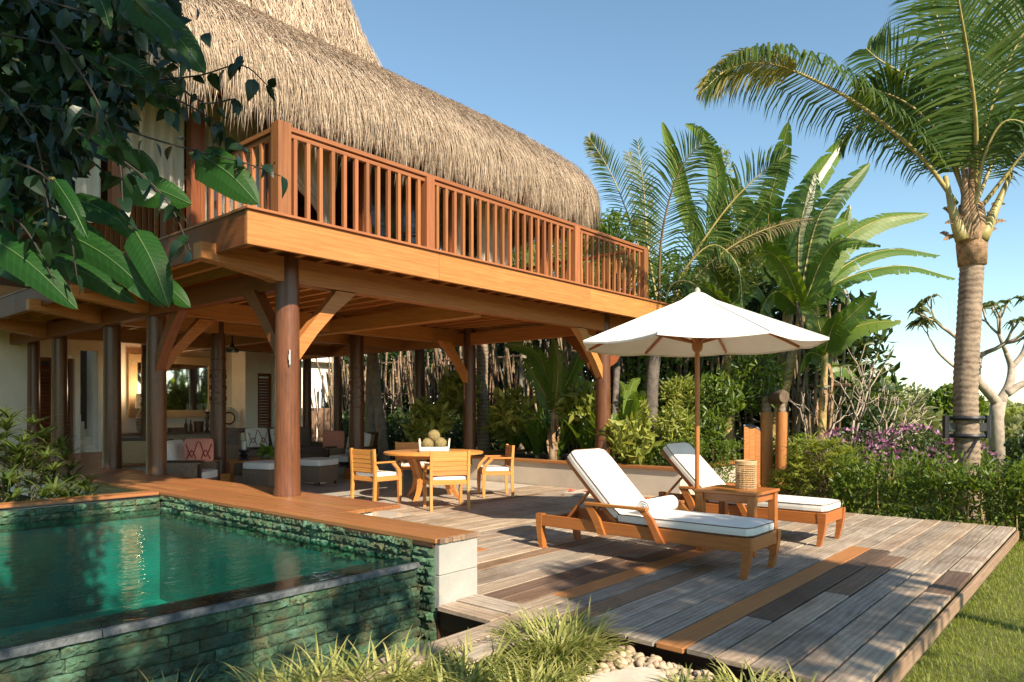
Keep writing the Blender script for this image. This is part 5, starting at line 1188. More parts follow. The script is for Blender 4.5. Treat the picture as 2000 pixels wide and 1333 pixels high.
# ---- bananas
def banana(label, base, top, leaves, d, r=.13, dd=None, W=1., stemmat=STEM_B):
    t = thing('banana_plant', label, 'banana plant', base); m = MB(); m.tube(spline([base, base.lerp(top, .55)+Vector((0, 0, .05)), top], 12), [r*(1.1-.5*i/11) for i in range(12)], 12); m.build('stem', stemmat, t, world=True, smooth='all')
    for k in range(5): a = k*1.25; p = base.lerp(top, .45+.12*k); big_leaf([p+Vector((math.cos(a), math.sin(a), 0))*r*.7, p+Vector((math.cos(a), math.sin(a), 0))*r*1.4+Vector((0, 0, -.2)), p+Vector((math.cos(a)*1.3*r, math.sin(a)*1.3*r, -.6))], .10, 30, t, HUSK, .5, 8, name='dry_sheath', mid=False)
    for L in leaves:
        pts, w, a = L[:3]; P = pxs_(pts, d, L[3] if len(L) > 3 else rr.uniform(-.8, .8)); big_leaf([top]+P if (P[0]-top).length > .25 else P, w*W, a, t, L[4] if len(L) > 4 else None, L[5] if len(L) > 5 else .3)
    return t
DB = 14.2; bb = at(1490, 860, DB); bb.z = -.1
banana('tall banana plant whose split leaves reach right over the sky', bb, at(1570, 600, DB), [
    ([(1572, 590), (1640, 480), (1720, 430), (1815, 418)], .56, 30), ([(1565, 600), (1530, 520), (1490, 490), (1450, 520)], .5, 35, -.5), ([(1568, 600), (1610, 500), (1650, 470), (1720, 480)], .5, 45, -.9, None, .6), ([(1565, 610), (1520, 570), (1490, 600), (1480, 660)], .5, 50, -.6, None, .7), ([(1568, 600), (1600, 470), (1640, 440), (1675, 430)], .46, 10, .6), ([(1572, 600), (1650, 520), (1740, 488), (1838, 500)], .42, 50),
    ([(1575, 600), (1650, 545), (1760, 520), (1866, 545)], .48, 62, .2, None, .8), ([(1560, 590), (1590, 450), (1625, 390), (1700, 318)], .62, 20),
    ([(1560, 590), (1560, 470), (1575, 390), (1592, 335)], .75, 10, .3, L_BANANA, .5), ([(1565, 600), (1620, 560), (1660, 590), (1690, 650)], .4, 50)], DB)
bb = at(1520, 840, DB+.4); bb.z = -.1
banana('banana plant with upright leaves behind the gate', bb, at(1540, 560, DB+.4), [
    ([(1530, 560), (1500, 430), (1520, 330), (1540, 238)], .52, 10), ([(1535, 560), (1550, 420), (1600, 340), (1655, 262)], .60, 15),
    ([(1530, 560), (1480, 470), (1450, 400), (1420, 340)], .5, 20), ([(1530, 560), (1500, 500), (1465, 500), (1440, 560)], .5, 40, .2, None, .6), ([(1535, 560), (1590, 500), (1630, 470), (1660, 400)], .5, 30)], DB+.4, .12)
bb = at(1422, 870, DB-.4); bb.z = .38
banana('banana plant with a straight yellow stem right of the parasol pole', bb, at(1425, 600, DB-.4), [
    ([(1420, 600), (1400, 460), (1400, 340), (1372, 262)], .42, 15), ([(1420, 600), (1345, 420), (1320, 320), (1293, 238)], .34, 20),
    ([(1420, 600), (1440, 480), (1480, 420), (1500, 380)], .5, 25), ([(1425, 600), (1370, 560), (1330, 600)], .4, 50), ([(1425, 600), (1475, 560), (1510, 620)], .42, 45, .1, None, .6), ([(1400, 330), (1370, 265), (1338, 243)], .30, 10)], DB-.4, .10)
bb = at(1600, 860, DB-.6); bb.z = -.1
banana('short banana plant behind the bare frangipani', bb, at(1612, 690, DB-.6), [
    ([(1612, 690), (1640, 640), (1680, 600), (1710, 572)], .44, 15), ([(1612, 690), (1650, 650), (1700, 632), (1760, 628)], .46, 40),
    ([(1612, 690), (1600, 640), (1590, 610), (1560, 600)], .5, 20), ([(1612, 700), (1580, 690), (1560, 730)], .4, 40), ([(1610, 690), (1625, 640), (1640, 610)], .4, 10), ([(1612, 720), (1650, 720), (1690, 760)], .36, 30)], DB-.6, .09)
bb = at(1078, 890, 14.3); bb.z = .38
banana('small banana plant with lime leaves inside the planter, left of the far column', bb, at(1082, 800, 14.3), [
    ([(1082, 800), (1060, 710), (1030, 680), (985, 674)], .38, 25), ([(1084, 800), (1090, 720), (1082, 662)], .40, 12), ([(1084, 800), (1110, 742), (1162, 752)], .34, 30), ([(1078, 800), (1066, 770), (1062, 738)], .26, 10),
    ([(1086, 800), (1120, 720), (1135, 690), (1150, 700)], .36, 30), ([(1084, 820), (1130, 800), (1150, 840)], .26, 40), ([(1080, 800), (1040, 730), (1020, 700)], .34, 15)], 14.3, .07, stemmat=BAMBOOL)

# ---- bamboo screen: single canes
bf = thing('bamboo_screen', 'tall rough screen of leaning dry bamboo canes behind the planting', 'fence', (14.6, 10, .0)); CM = []
for v in range(6):
    m = MB(); n = 9; r = .030; pr = []
    for k in range(n): z = k/n; pr += [(r, z), (r, z+.94/n), (r*1.14, z+.96/n), (r*1.1, z+.99/n)]
    bend = .02+.02*v; m.lathe((0, 0, 0), pr, 7); m.V = [Vector((p.x+bend*math.sin(p.z*3.1+v), p.y+bend*math.cos(p.z*2.3+v*2)-bend, p.z)) for p in m.V]; me = m.mesh('cane', BAMBOO if v % 3 else BAMBOOL); me.polygons.foreach_set('use_smooth', [True]*len(me.polygons)); CM.append(me)
for k in range(270):
    y_ = 4.3+k*.062+rr.uniform(-.03, .03); o = link('cane', rr.choice(CM), bf, (rr.uniform(-.25, .25), y_-10, rr.uniform(-.2, .1))); o.scale = (rr.uniform(.7, 1.25),)*2+(rr.uniform(2.7, 3.8),); o.rotation_euler = (rr.gauss(.02, .09), rr.gauss(0, .07), rr.uniform(0, 6))
for z_ in (.8, 1.9, 2.9): MB().tube([(-.1, -6, z_), (.05, -2, z_+.05), (-.05, 3, z_-.03), (0, 8, z_+.04), (0, 11, z_)], .035, 7).build('cross_pole', BAMBOO, bf, smooth=True)
# dark planting behind the bamboo
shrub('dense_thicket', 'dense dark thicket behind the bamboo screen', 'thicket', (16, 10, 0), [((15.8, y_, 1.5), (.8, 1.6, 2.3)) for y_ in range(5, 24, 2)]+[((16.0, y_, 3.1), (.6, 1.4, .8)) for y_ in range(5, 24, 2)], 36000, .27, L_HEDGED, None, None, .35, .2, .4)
shrub('leafy_tree', 'broad leafy tree rising behind the young coconut palm', 'tree', tuple(at(1330, 870, 17)), [(tuple(at(1300, 600, 17)), (1.2, 1.2, 1.3)), (tuple(at(1390, 640, 17)), (1.4, 1.4, 1.4)), (tuple(at(1450, 560, 17.5)), (1.2, 1.2, 1.2)), (tuple(at(1350, 740, 16.5)), (1.6, 1.6, 1.0))], 9000, .17, L_HEDGE, [([at(1330, 880, 17), at(1350, 640, 17)], [.15, .08])])
shrub('leafy_tree', 'dark tree filling the gap behind the leaning banana stems', 'tree', tuple(at(1500, 870, 16)), [(tuple(at(1480, 640, 16)), (1.0, 1.0, 1.2)), (tuple(at(1540, 700, 16)), (.7, .7, 1.0)), (tuple(at(1500, 780, 16)), (1.1, 1.1, .8))], 6000, .16, L_HEDGED, [([at(1500, 880, 16), at(1500, 660, 16)], [.12, .07])])
shrub('leafy_tree', 'bushy tree seen through the balusters at the far end of the balcony', 'tree', tuple(at(1130, 870, 19)), [(tuple(at(1130, 520, 19)), (1.6, 1.6, 1.1)), (tuple(at(1190, 480, 19.5)), (1.2, 1.2, .9)), (tuple(at(1060, 560, 20)), (1.5, 1.5, 1.1)), (tuple(at(1210, 580, 18)), (1.2, 1.2, 1.2))], 8000, .18, L_HEDGE, [([at(1130, 880, 19), at(1130, 560, 19)], [.16, .08])])
t_ = shrub('bamboo_sprig', 'thin feathery bamboo shoot between the banana leaves against the sky', 'bamboo', tuple(at(1415, 600, 13.8)), [(tuple(at(1412, 330, 13.8)), (.16, .16, .45)), (tuple(at(1418, 420, 13.8)), (.3, .3, .5)), (tuple(at(1440, 520, 13.8)), (.5, .5, .6))], 1300, .15, L_YEL, [([at(1415, 880, 13.9), at(1416, 600, 13.8), at(1410, 290, 13.8)], [.03, .02, .006])], aspect=.22)
# ---- planter plants
def lilies(label, x, y, n, L, seed, mat=None, z=.38, w=.055, th1=1.5):
    t = thing('crinum_lily', label, 'plant', (x, y, z), 0, 'strap leaved lilies in the planter'); a = RNG.uniform(0, 6.28, n); B = np.stack([np.cos(a), np.sin(a), np.zeros(n)], 1)*.05
    MB().lathe((0, 0, 0), [(.06, 0), (.04, .22)], 10).build('stalk', STEM_B, t, smooth=True)
    o = link('leaf_rosette', blades_mesh('leaf_rosette', B+np.array([0, 0, .08]), a, L*RNG.uniform(.65, 1.1, n), w*RNG.uniform(.8, 1.2, n), RNG.uniform(.05, .6, n), RNG.uniform(.5, th1, n), mat or L_STRAP, 8, .6), t); o['kind'] = 'stuff'; return t
LL = [(11.75, 7.55, 'strap leaved lily right next to the far balcony column'), (11.8, 8.2, 'bright strap leaved lily left of the small banana plant'), (11.7, 8.85, 'tallest strap leaved lily behind the rightmost dining chair'), (11.8, 9.5, 'strap leaved lily between the two inner columns'),
      (11.7, 10.15, 'strap leaved lily at the foot of the inner corner column'), (12.1, 8.4, 'strap leaved lily in the second row, below the banana leaves'), (12.2, 9.5, 'strap leaved lily in the second row, against the bamboo'), (12.3, 7.3, 'strap leaved lily in the second row, behind the front column'), (12.6, 10.4, 'strap leaved lily in the far corner of the planter')]
for i, (x, y, s) in enumerate(LL): lilies(s, x, y, 46, 1.25 if i < 5 else 1.5, i, w=.07)
for i, (x, y, n_) in enumerate(((12.7, 12.0, 'left of the inner corner column'), (13.0, 13.4, 'behind the dining table'), (12.9, 15.0, 'behind the armchair facing left'), (12.8, 17.0, 'behind the sofa'), (14.0, 18.5, 'in front of the white outbuilding'))):
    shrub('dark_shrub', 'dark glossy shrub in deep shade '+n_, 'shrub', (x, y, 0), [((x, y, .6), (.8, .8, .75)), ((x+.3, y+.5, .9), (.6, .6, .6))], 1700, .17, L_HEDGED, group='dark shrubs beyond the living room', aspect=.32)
shrub('yellow_shrub', 'feathery yellow green shrub between the slim palm and the parasol pole', 'shrub', tuple(at(1320, 880, 13)), [(tuple(at(1318, 830, 12.8)), (.35, .35, .35)), (tuple(at(1240, 815, 13.3)), (.3, .3, .3)), (tuple(at(1330, 770, 13.5)), (.4, .4, .3))], 1900, .15, L_YEL, aspect=.25)
shrub('yellow_shrub', 'loose sunlit foliage under the parasol, right of its pole', 'shrub', tuple(at(1450, 880, 13.3)), [(tuple(at(1400, 780, 13.3)), (.5, .5, .5)), (tuple(at(1470, 740, 13.6)), (.6, .6, .7)), (tuple(at(1380, 840, 13)), (.4, .4, .3))], 2200, .15, L_HEDGE, aspect=.28)
bb = at(1225, 890, 12.9); bb.z = .38
banana('leafy heliconia with lime leaves right of the slim palm', bb, at(1228, 830, 12.9), [([(1228, 830), (1240, 780), (1262, 770)], .26, 20), ([(1228, 830), (1222, 770), (1210, 745)], .24, 15), ([(1228, 830), (1250, 820), (1262, 850)], .2, 40), ([(1228, 830), (1232, 760), (1250, 740)], .24, 10), ([(1226, 830), (1206, 810), (1196, 830)], .2, 30), ([(1240, 840), (1250, 870), (1240, 890)], .2, 20)], 12.9, .03)
for i, (px, py, d_, n_) in enumerate(((838, 820, 15, 'behind the dining table'), (1000, 800, 14.6, 'left of the small banana plant'), (1135, 790, 14.2, 'just left of the far balcony column'), (900, 760, 15.6, 'between the two inner columns, against the canes'), (1230, 860, 12.4, 'low at the foot of the slim palm'))):
    c = at(px, py, d_); shrub('lime_shrub', 'loose lime green shrub '+n_, 'shrub', (c.x, c.y, .1), [(tuple(c), (.42, .42, .38)), ((c.x+.3, c.y+.4, c.z-.3), (.4, .4, .4))], 520, .24, L_YEL, group='lime shrubs against the bamboo screen', aspect=.36)
# ---- clipped hedge, near hedge, lady palms, bougainvillea
def box_points(n, x0, x1, y0, y1, z0, z1, wob=.08):
    P = RNG.uniform(0, 1, (n, 3)); k = RNG.integers(0, 4, n); P[k == 0, 0] = RNG.uniform(0, .12, (k == 0).sum()); P[k == 1, 2] = RNG.uniform(.88, 1, (k == 1).sum()); P[k == 2, 1] = np.round(P[k == 2, 1])
    P = P*np.array([x1-x0, y1-y0, z1-z0])+np.array([x0, y0, z0]); P[:, 2] += wob*np.sin(P[:, 1]*3.1+P[:, 0]*2)*(P[:, 2]-z0)/(z1-z0); return P
def hedge(label, boxes, n, size, mat, loc, extra=None, aspect=.5, up=.5):
    t = thing('hedge', label, 'hedge', loc); P = np.concatenate([box_points(int(n*b[-1]), *b[:6]) for b in boxes])-np.array(loc)
    link('foliage', leaves_mesh('foliage', P, size, mat, aspect, (-.3, -.4, 1), up), t)['kind'] = 'stuff'; return t
hedge('low clipped green hedge behind the rear lounger', [(11.1, 11.9, 5.65, 7.5, .42, .86, .55), (11.35, 12.0, 5.05, 5.35, -.2, .80, .15)], 11000, .055, L_HEDGE, (11.5, 5.5, .0))
h = hedge('leafy green hedge bordering the far end of the deck, below the big palm', [(10.62, 11.5, -.6, 3.15, -.18, .44, 1)], 11000, .085, L_HEDGE, (11, 1.5, -.2), aspect=.36)
for k in range(70): 
    y_ = rr.uniform(-.5, 3.1); x_ = rr.uniform(10.6, 10.95); hh = rr.uniform(.5, .85); a_ = Vector((x_, y_, -.2)); b_ = a_+Vector((rr.uniform(-.08, .05), rr.uniform(-.15, .15), hh)); MB().tube([a_, a_.lerp(b_, .5)+Vector((0, .02, 0)), b_], [.008, .006, .003], 5).build('stem', STEM_B, h, world=True)
P = []
for k in range(150): y_ = rr.uniform(-.5, 3.1); x_ = rr.uniform(10.6, 11.3); P.append(RNG.normal(size=(26, 3))*np.array([.06, .06, .10])+np.array([x_, y_, rr.uniform(.40, .62)]))
link('sprigs', leaves_mesh('sprigs', np.concatenate(P)-np.array([11, 1.5, -.2]), .10, L_HEDGE, .3, (0, 0, 1), .9), h)['kind'] = 'stuff'
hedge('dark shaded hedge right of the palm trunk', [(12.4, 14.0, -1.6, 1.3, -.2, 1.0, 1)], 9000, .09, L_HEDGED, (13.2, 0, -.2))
def fans(label, loc, spots, mat, L=.30, nb=9, w=.026, name='lady_palm', group=None):
    t = thing(name, label, 'palm bush', loc, 0, group); B = []; A = []; S0 = []; S1 = []; LL_ = []
    for (x, y, z) in spots:
        p = np.array([x, y, z])-np.array(loc); ta = RNG.uniform(0, 6.28); tl = RNG.uniform(0, .5)
        for k in range(nb): B.append(p); A.append(ta+k*6.28/nb+RNG.uniform(-.15, .15)); S0.append(.85+tl*math.cos(k*6.28/nb)); S1.append(RNG.uniform(1.5, 2.3)); LL_.append(L*RNG.uniform(.75, 1.15))
    link('fan_leaves', blades_mesh('fan_leaves', np.array(B), np.array(A), np.array(LL_), w, np.array(S0), np.array(S1), mat, 5, .5), t)['kind'] = 'stuff'
    for k in range(0, len(spots), 5): x, y, z = spots[k]; c = Vector(loc); MB().tube([c+Vector((rr.uniform(-.3, .3), rr.uniform(-.3, .3), 0)), Vector((x, y, z))], [.012, .006], 5).build('cane', BARK_BROWN, t, world=True)
    return t
rp = np.random.default_rng(5)
def dome(cx, cy, rx, ry, z0, z1, n):
    d = unit(rp.normal(size=(n, 3))); d[:, 2] = np.abs(d[:, 2]); r = rp.uniform(.45, 1, (n, 1))**.5; p = d*r; return [(cx+rx*a, cy+ry*b, z0+(z1-z0)*c) for a, b, c in p]
fans('yellow green lady palm between the gate post and the hedge', (12.1, 3.75, -.2), dome(12.0, 3.75, .95, .75, .05, 1.0, 230), L_YEL, .32, 9, .028)
fans('green lady palm bush by the far left end of the pool', (2.6, 10.4, -.2), dome(2.35, 10.3, 1.05, 1.2, -.1, 1.35, 200), L_FAN, .46, 11, .034)
fans('feathery palm clump in shade behind the bare frangipani', (13.8, 4.9, -.2), dome(13.8, 4.9, .6, .6, .1, 1.0, 90), L_STRAP, .3, 9, .03)
bg_ = shrub('bougainvillea', 'bougainvillea bush covered in magenta flowers behind the hedge', 'flowering shrub', (14.2, 3.0, -.2), [((13.8, 3.8, .35), (.9, .8, .68)), ((14.2, 2.9, .4), (1.0, .9, .70)), ((14.4, 2.2, .3), (.9, .7, .62))], 7500, .075, L_HEDGED, group=None)
P = blob_points(4200, [((13.75, 3.8, .38), (.95, .85, .72)), ((14.15, 2.9, .42), (1.05, .95, .74)), ((14.3, 2.2, .3), (.9, .7, .60))], .93); cl = np.sin(P[:, 0]*5+P[:, 2]*6)+np.sin(P[:, 1]*6.3+1); P = P[(cl > -.3) & (P[:, 2] > .15)]
link('flowers', leaves_mesh('flowers', P-np.array([14.2, 3.0, -.2]), .06, FLOWER_PINK, .8, (-.6, -.4, .6), .6), bg_)['kind'] = 'stuff'
# ---- gate with log lintel
gt = thing('garden_gate', 'carved wooden garden gate between round posts under a thick log', 'gate', tuple(at(1500, 950, 13.2)[:2])+(-.15,)); gl = gt.location.copy()
def gp(px, py, d=13.2): return at(px, py, d)
for px, d_ in ((1497, 13.3), (1527, 13.0)):
    a = gp(px, 950, d_); a.z = -.2; b_ = gp(px, 806, d_); c_ = gp(px-1, 775, d_); MB().tube([a, b_], [.115, .108], 16).build('gate_post', W_HONEY, gt, world=True, smooth=True); MB().tube([b_, c_], [.085, .082], 14).build('post_neck', BARK_PALM, gt, world=True, smooth=True)
MB().tube([gp(1484, 782, 14.1), gp(1488, 781, 14.0), gp(1528, 776, 12.75), gp(1532, 776, 12.7)], [.09, .11, .125, .11], 18).build('log_lintel', BARK_BROWN, gt, world=True, smooth=True)
P = [(0, 0), (.52, 0), (.52, 1.06), (.44, 1.07), (.34, 1.12), (.22, 1.20), (.10, 1.23), (0, 1.22)]; a = gp(1452, 950, 13.3); a.z = -.12; r_ = Vector((SA, -CA, 0))
for k in range(5):
    x0, x1 = k*.104, (k+1)*.104-.003
    def topz(x): 
        for (p, q) in zip(P[2:][:-1], P[2:][1:]):
            if q[0] <= x <= p[0]: return q[1]+(p[1]-q[1])*(x-q[0])/(p[0]-q[0])
        return 1.06
    MB().prism([(x0, 0), (x1, 0), (x1, topz(x1)), (x0, topz(x0))], a, r_, (0, 0, 1), .04).build('gate_board', W_HONEY, gt, world=True)
MB().tube([a+r_*x+Vector((0, 0, topz(x)+.02)) for x in [k*.04 for k in range(14)]], .028, 6).build('top_trim', plain('slate_trim', (.12, .13, .14), .6), gt, world=True, smooth=True)
for z_ in (.35, .85): MB().box(a+r_*.53+Vector((0, 0, z_)), (.05, .05, .10)).build('hinge', plain('pale_metal', (.55, .52, .48), .4, metal=.7), gt, world=True)
# ---- frangipanis
def frangi(t, p, d, L, r, depth, leaves=0, R2=None, maxd=5, spread=.6, upw=.25):
    R2 = R2 or rr; q1 = p+d*L*.5+Vector((0, 0, -.02)); q2 = p+d*L
    MB().tube([p, q1, q2], [r, r*.86, r*.8], 8 if depth < 3 else 6).build('branch', BARK_PALE, t, world=True, smooth='all')
    if depth >= maxd:
        TIPS.append((q2, d)); return
    k = 3 if R2.random() < .45 else 2; ax = d.orthogonal().normalized(); ph = R2.uniform(0, 6.28)
    for i in range(k):
        a = ph+i*6.28/k+R2.uniform(-.4, .4); s = (ax*math.cos(a)+d.cross(ax)*math.sin(a)); nd = (d+s*spread*R2.uniform(.8, 1.3)+Vector((0, 0, upw))).normalized(); frangi(t, q2-d*r*.3, nd, L*R2.uniform(.7, .95), r*.72, depth+1, leaves, R2, maxd, spread, upw)
TIPS = []
b_ = at(1650, 905, 13.6); b_.z = -.2; fr1 = thing('frangipani_tree', 'bare frangipani with pale forked branches right of the gate', 'tree', b_)
R9 = random.Random(21)
for dx, dy, L in ((-.55, .2, .62), (.1, -.1, .8), (.6, -.3, .65)): frangi(fr1, b_+Vector((dx*.1, dy*.1, 0)), (Vector((SA, -CA, 0))*dx+VV*dy+Vector((0, 0, 1.1))).normalized(), L*1.05, .034, 0, 0, R9, 4, .62, .22)
tips1 = list(TIPS); TIPS.clear()
for k, (q, d) in enumerate(tips1[::3]):
    for j in range(2): a = rr.uniform(0, 6.28); h = Vector((math.cos(a), math.sin(a), .25)); big_leaf([q, q+h*.09, q+h*.19+Vector((0, 0, -.03))], .05, 40, fr1, L_PLUM, 0, 6, name='leaf', mid=False)
o = thing('frangipani_flower', 'cream frangipani blossom at a branch tip against the sky', 'flower', tips1[len(tips1)//2][0])
link('petals', leaves_mesh('petals', RNG.normal(size=(14, 3))*.03, .09, FLOWER_WHITE, .7), o)
b_ = at(1948, 870, 15.5); b_.z = -.2; fr2 = thing('frangipani_tree', 'leafy frangipani with a forked pale trunk behind the big palm', 'tree', b_)
MB().tube([b_, at(1946, 820, 15.5), at(1950, 786, 15.5)], [.17, .14, .15], 12).build('trunk', BARK_PALE, fr2, world=True, smooth='all')
def limb(pts, r0, r1, tips):
    S = spline([at(*p) for p in pts], 14); MB().tube(S, [r0+(r1-r0)*i/13 for i in range(14)], 8).build('branch', BARK_PALE, fr2, world=True, smooth='all'); d = (S[-1]-S[-2]).normalized(); frangi(fr2, S[-1], d, tips, r1*.9, 2, 1, R9, 4, .5, .3)
limb([(1950, 790, 15.5), (1925, 762, 15.4), (1908, 740, 15.3), (1912, 700, 15.3), (1925, 690, 15.2)], .11, .055, .42)
limb([(1950, 790, 15.5), (1970, 755, 15.6), (1975, 720, 15.8), (1965, 690, 15.8)], .11, .05, .45)
limb([(1966, 770, 15.5), (2000, 750, 15.5), (2050, 735, 15.3)], .09, .045, .4)
limb([(1912, 720, 15.3), (1900, 690, 15.2), (1880, 670, 15.1), (1855, 650, 15.1)], .06, .04, .38)
limb([(1908, 745, 15.3), (1870, 722, 15.3), (1835, 692, 15.3), (1820, 668, 15.3)], .035, .02, .2)
limb([(1975, 720, 15.8), (1998, 690, 15.8), (2010, 650, 15.8)], .06, .04, .35)
for q, d in TIPS:
    for j in range(6):
        a = rr.uniform(0, 6.28); h = Vector((math.cos(a), math.sin(a), rr.uniform(-.4, .5))).normalized(); L = rr.uniform(.22, .36); big_leaf([q, q+h*L*.5+Vector((0, 0, .01)), q+h*L+Vector((0, 0, -.14))], .085, 40, fr2, L_PLUM, 0, 6, name='leaf', mid=False)
# ---- far timber rails, distant trees
for i, (x0, x1) in enumerate(((1588, 1640), (1655, 1712))):
    t = thing('timber_rail', ('orange timber rail frame behind the bare frangipani', 'orange timber rail frame left of the bougainvillea flowers')[i], 'railing', tuple(at(x0, 860, 24)[:2])+(-.2,), 0)
    for y_ in (820, 831): MB().bar(at(x0-4, y_, 24), at(x1+6, y_+1, 24), .07, .07).build('rail', W_FURN, t, world=True)
    for x in (x0+2, x0+16, x1-8, x1+1): p = at(x, 831, 24); q = p.copy(); q.z = -.2; MB().bar(p, q, .09, .09, (0, 1, 0)).build('post', W_FURN, t, world=True)
    MB().bar(at(x0+2, 845, 24), at(x1, 846, 24), .06, .06).build('rail', W_FURN, t, world=True)
def far_tree(label, px, py, d, rx, rz, n, mat, size=.3):
    c = at(px, py, d); b_ = (c.x, c.y, -.2); shrub('distant_tree', label, 'tree', b_, [((c.x, c.y, c.z-rz*.85), (rx, rx, rz)), ((c.x+rx*.5, c.y-rx*.5, c.z-rz*1.0), (rx*.7, rx*.7, rz*.8)), ((c.x-rx*.6, c.y+rx*.3, c.z-rz*1.1), (rx*.7, rx*.7, rz*.7))], n, size, mat, [([(c.x, c.y, -.2), (c.x, c.y, c.z-rz*.5)], [.2, .1])], 'trees beyond the garden', .6, .3, .75)
for i, (px, py, d, rx, rz, mt, lb) in enumerate([(1745, 760, 38, 2.6, 1.6, L_FAR, 'rounded olive tree in the middle of the distant tree line'), (1830, 772, 36, 2.4, 1.4, L_FAR, 'wide olive tree just left of the palm trunk in the distance'), (1640, 720, 27, 1.8, 1.5, L_HEDGE, 'green tree behind the bare frangipani'),
        (1705, 800, 26, 1.4, 1.1, L_HEDGE, 'dark green bush in front of the olive trees'), (1590, 745, 24, 1.8, 2.0, L_HEDGED, 'dark tree behind the gate in the distance'), (1930, 800, 33, 2.5, .9, L_YEL, 'yellow green tree right of the palm trunk in the distance'), (1790, 815, 23, 1.6, .8, L_FAR, 'low grey green bush above the bougainvillea'), (1862, 762, 30, .9, .9, L_HEDGE, 'small dark tree touching the left side of the palm trunk'), (1990, 820, 26, 2., .9, L_FAR, 'olive bush at the right end of the distant tree line')]):
    far_tree(lb, px, py, d, rx, rz, 3200, mt, .26)
blobs = []
R5 = random.Random(3)
for k in range(70): px = R5.uniform(900, 2300); d = R5.uniform(42, 75); c = at(px, 804, d); h_ = R5.uniform(1.2, 2.6)*(1.2 if px < 1650 else .55); blobs.append(((c.x, c.y, .3), (R5.uniform(3, 6), R5.uniform(3, 6), h_+.4)))
P = blob_points(26000, blobs, .85); P = P[P[:, 2] > -.2]; tag(link('distant_wood', leaves_mesh('distant_wood', P, .55, L_FAR, .7, (0, 0, 1), .5)), 'continuous olive green wood along the horizon behind the garden', 'wood', kind='stuff')
# outbuilding behind
ob = thing('outbuilding', 'white flat roofed outbuilding glimpsed between the columns', 'building', (16, 23, 0))
MB().box((16.5, 23.5, 1.6), (8, 3, 3.3)).build('wall', PLASTER, ob, world=True); MB().box((16.5, 23.4, 3.3), (8.4, 3.4, .3)).build('parapet', PLASTER, ob, world=True); MB().box((20.5, 21.6, 2.9), (4.4, 1.2, .3)).build('eave', W_HONEY, ob, world=True); MB().box((20.5, 22.6, 2.6), (4.6, 1.2, .3)).build('eave', PLASTER, ob, world=True)
fc = thing('low_fence', 'low brown timber fence in front of the outbuilding', 'fence', (15, 20.6, 0))
for k in range(24): MB().box((12.6+k*.26, 20.6, .75), (.2, .03, 1.5)).build('board', W_MID, fc, world=True)

# ---- foreground bed: tufts, pebbles, flagstone
def tuft(label, x, y, n, L, spread=.10, z=-.13, mat=None):
    t = thing('grass_tuft', label, 'grass tuft', (x, y, z), 0, 'arching grass tufts along the pool wall'); a = RNG.uniform(0, 6.28, n); r = spread*np.sqrt(RNG.uniform(0, 1, n)); B = np.stack([np.cos(a)*r, np.sin(a)*r, np.zeros(n)], 1); az = a+RNG.normal(0, .6, n)
    link('blades', blades_mesh('blades', B, az, L*RNG.uniform(.5, 1.1, n), .0165*RNG.uniform(.6, 1.3, n), RNG.uniform(.0, .55, n), RNG.uniform(1.1, 2.6, n), mat or L_TUFT, 8, .55), t)['kind'] = 'stuff'; return t
TU = [(3.48, 2.62, 820, .48, .24, 'largest grass tuft, in front of the deck corner'), (3.30, 2.80, 260, .34, .14, 'grass tuft leaning on the left of the largest tuft'), (3.1, 2.45, 300, .36, .16, 'grass tuft at the left edge of the pebbles'), (2.85, 2.75, 260, .42, .14, 'grass tuft below the concrete block end'), (2.62, 2.9, 260, .42, .14, 'grass tuft right of the lit corner of the pool wall'),
      (2.35, 2.92, 300, .52, .14, 'grass tuft under the right end of the pool wall'), (2.12, 3.05, 300, .58, .14, 'tall grass tuft with long blades against the pool wall'), (1.9, 3.15, 240, .50, .14, 'grass tuft left of the tall tuft'), (2.55, 2.6, 260, .42, .16, 'grass tuft in the middle of the front row'), (2.85, 2.35, 240, .36, .16, 'grass tuft near the pale flagstone'),
      (3.55, 1.48, 200, .36, .12, 'grass tuft at the near corner of the deck'), (3.62, 1.22, 180, .34, .12, 'rightmost grass tuft by the deck edge'), (3.45, 1.75, 120, .26, .08, 'small grass tuft right of the pebbles'), (1.45, 3.35, 120, .46, .10, 'thin grass tuft at the left below the pool wall'), (3.0, 2.15, 120, .26, .1, 'small pale tuft in front of the flagstone')]
for x, y, n, L, sp, lb in TU: tuft(lb, x, y, int(n*(.62 if x < 3.2 else .8)), L*.80, sp)
pb = thing('pebble_bed', 'patch of cream pebbles beside the deck edge', 'pebbles', (3.55, 2.15, -.13)); PMs = [bmesh_ico(1, 2, PEBBLE, 'pebble', (1, R5.uniform(.7, .9), R5.uniform(.55, .75)), .35, s) for s in range(7)]
for k in range(290):
    x = rr.uniform(3.30, 3.80); y = rr.uniform(1.70, 2.55); r = rr.choice((.018, .022, .027, .031, .037)); o = link('pebble', rr.choice(PMs), pb, (x-3.55, y-2.15, rr.uniform(.0, .045)+.01*(x > 3.5))); o.scale = (r, r, r); o.rotation_euler = (rr.uniform(-.5, .5), rr.uniform(-.5, .5), rr.uniform(0, 6.28))
m = MB(); P = [(.34*math.cos(a)*(1+.12*math.sin(a*3+1)), .24*math.sin(a)*(1+.1*math.sin(a*5))) for a in [k*.3142 for k in range(20)]]; m.prism(P, (0, 0, 0), (1, 0, 0), (0, 1, 0), .07); o = m.build('flagstone', FLAG, None, bevel=.012, seg=2, center=False); o.location = (3.20, 2.0, -.13); tag(o, 'pale flat flagstone in front of the pebbles', 'stone')
sheet('garden_bed_soil', [(-12, .4, 3.78, 3.0, -.13)], SOIL)
MB().face([(0, 0, 0), (1, 0, 0), (1, 1, 0)])
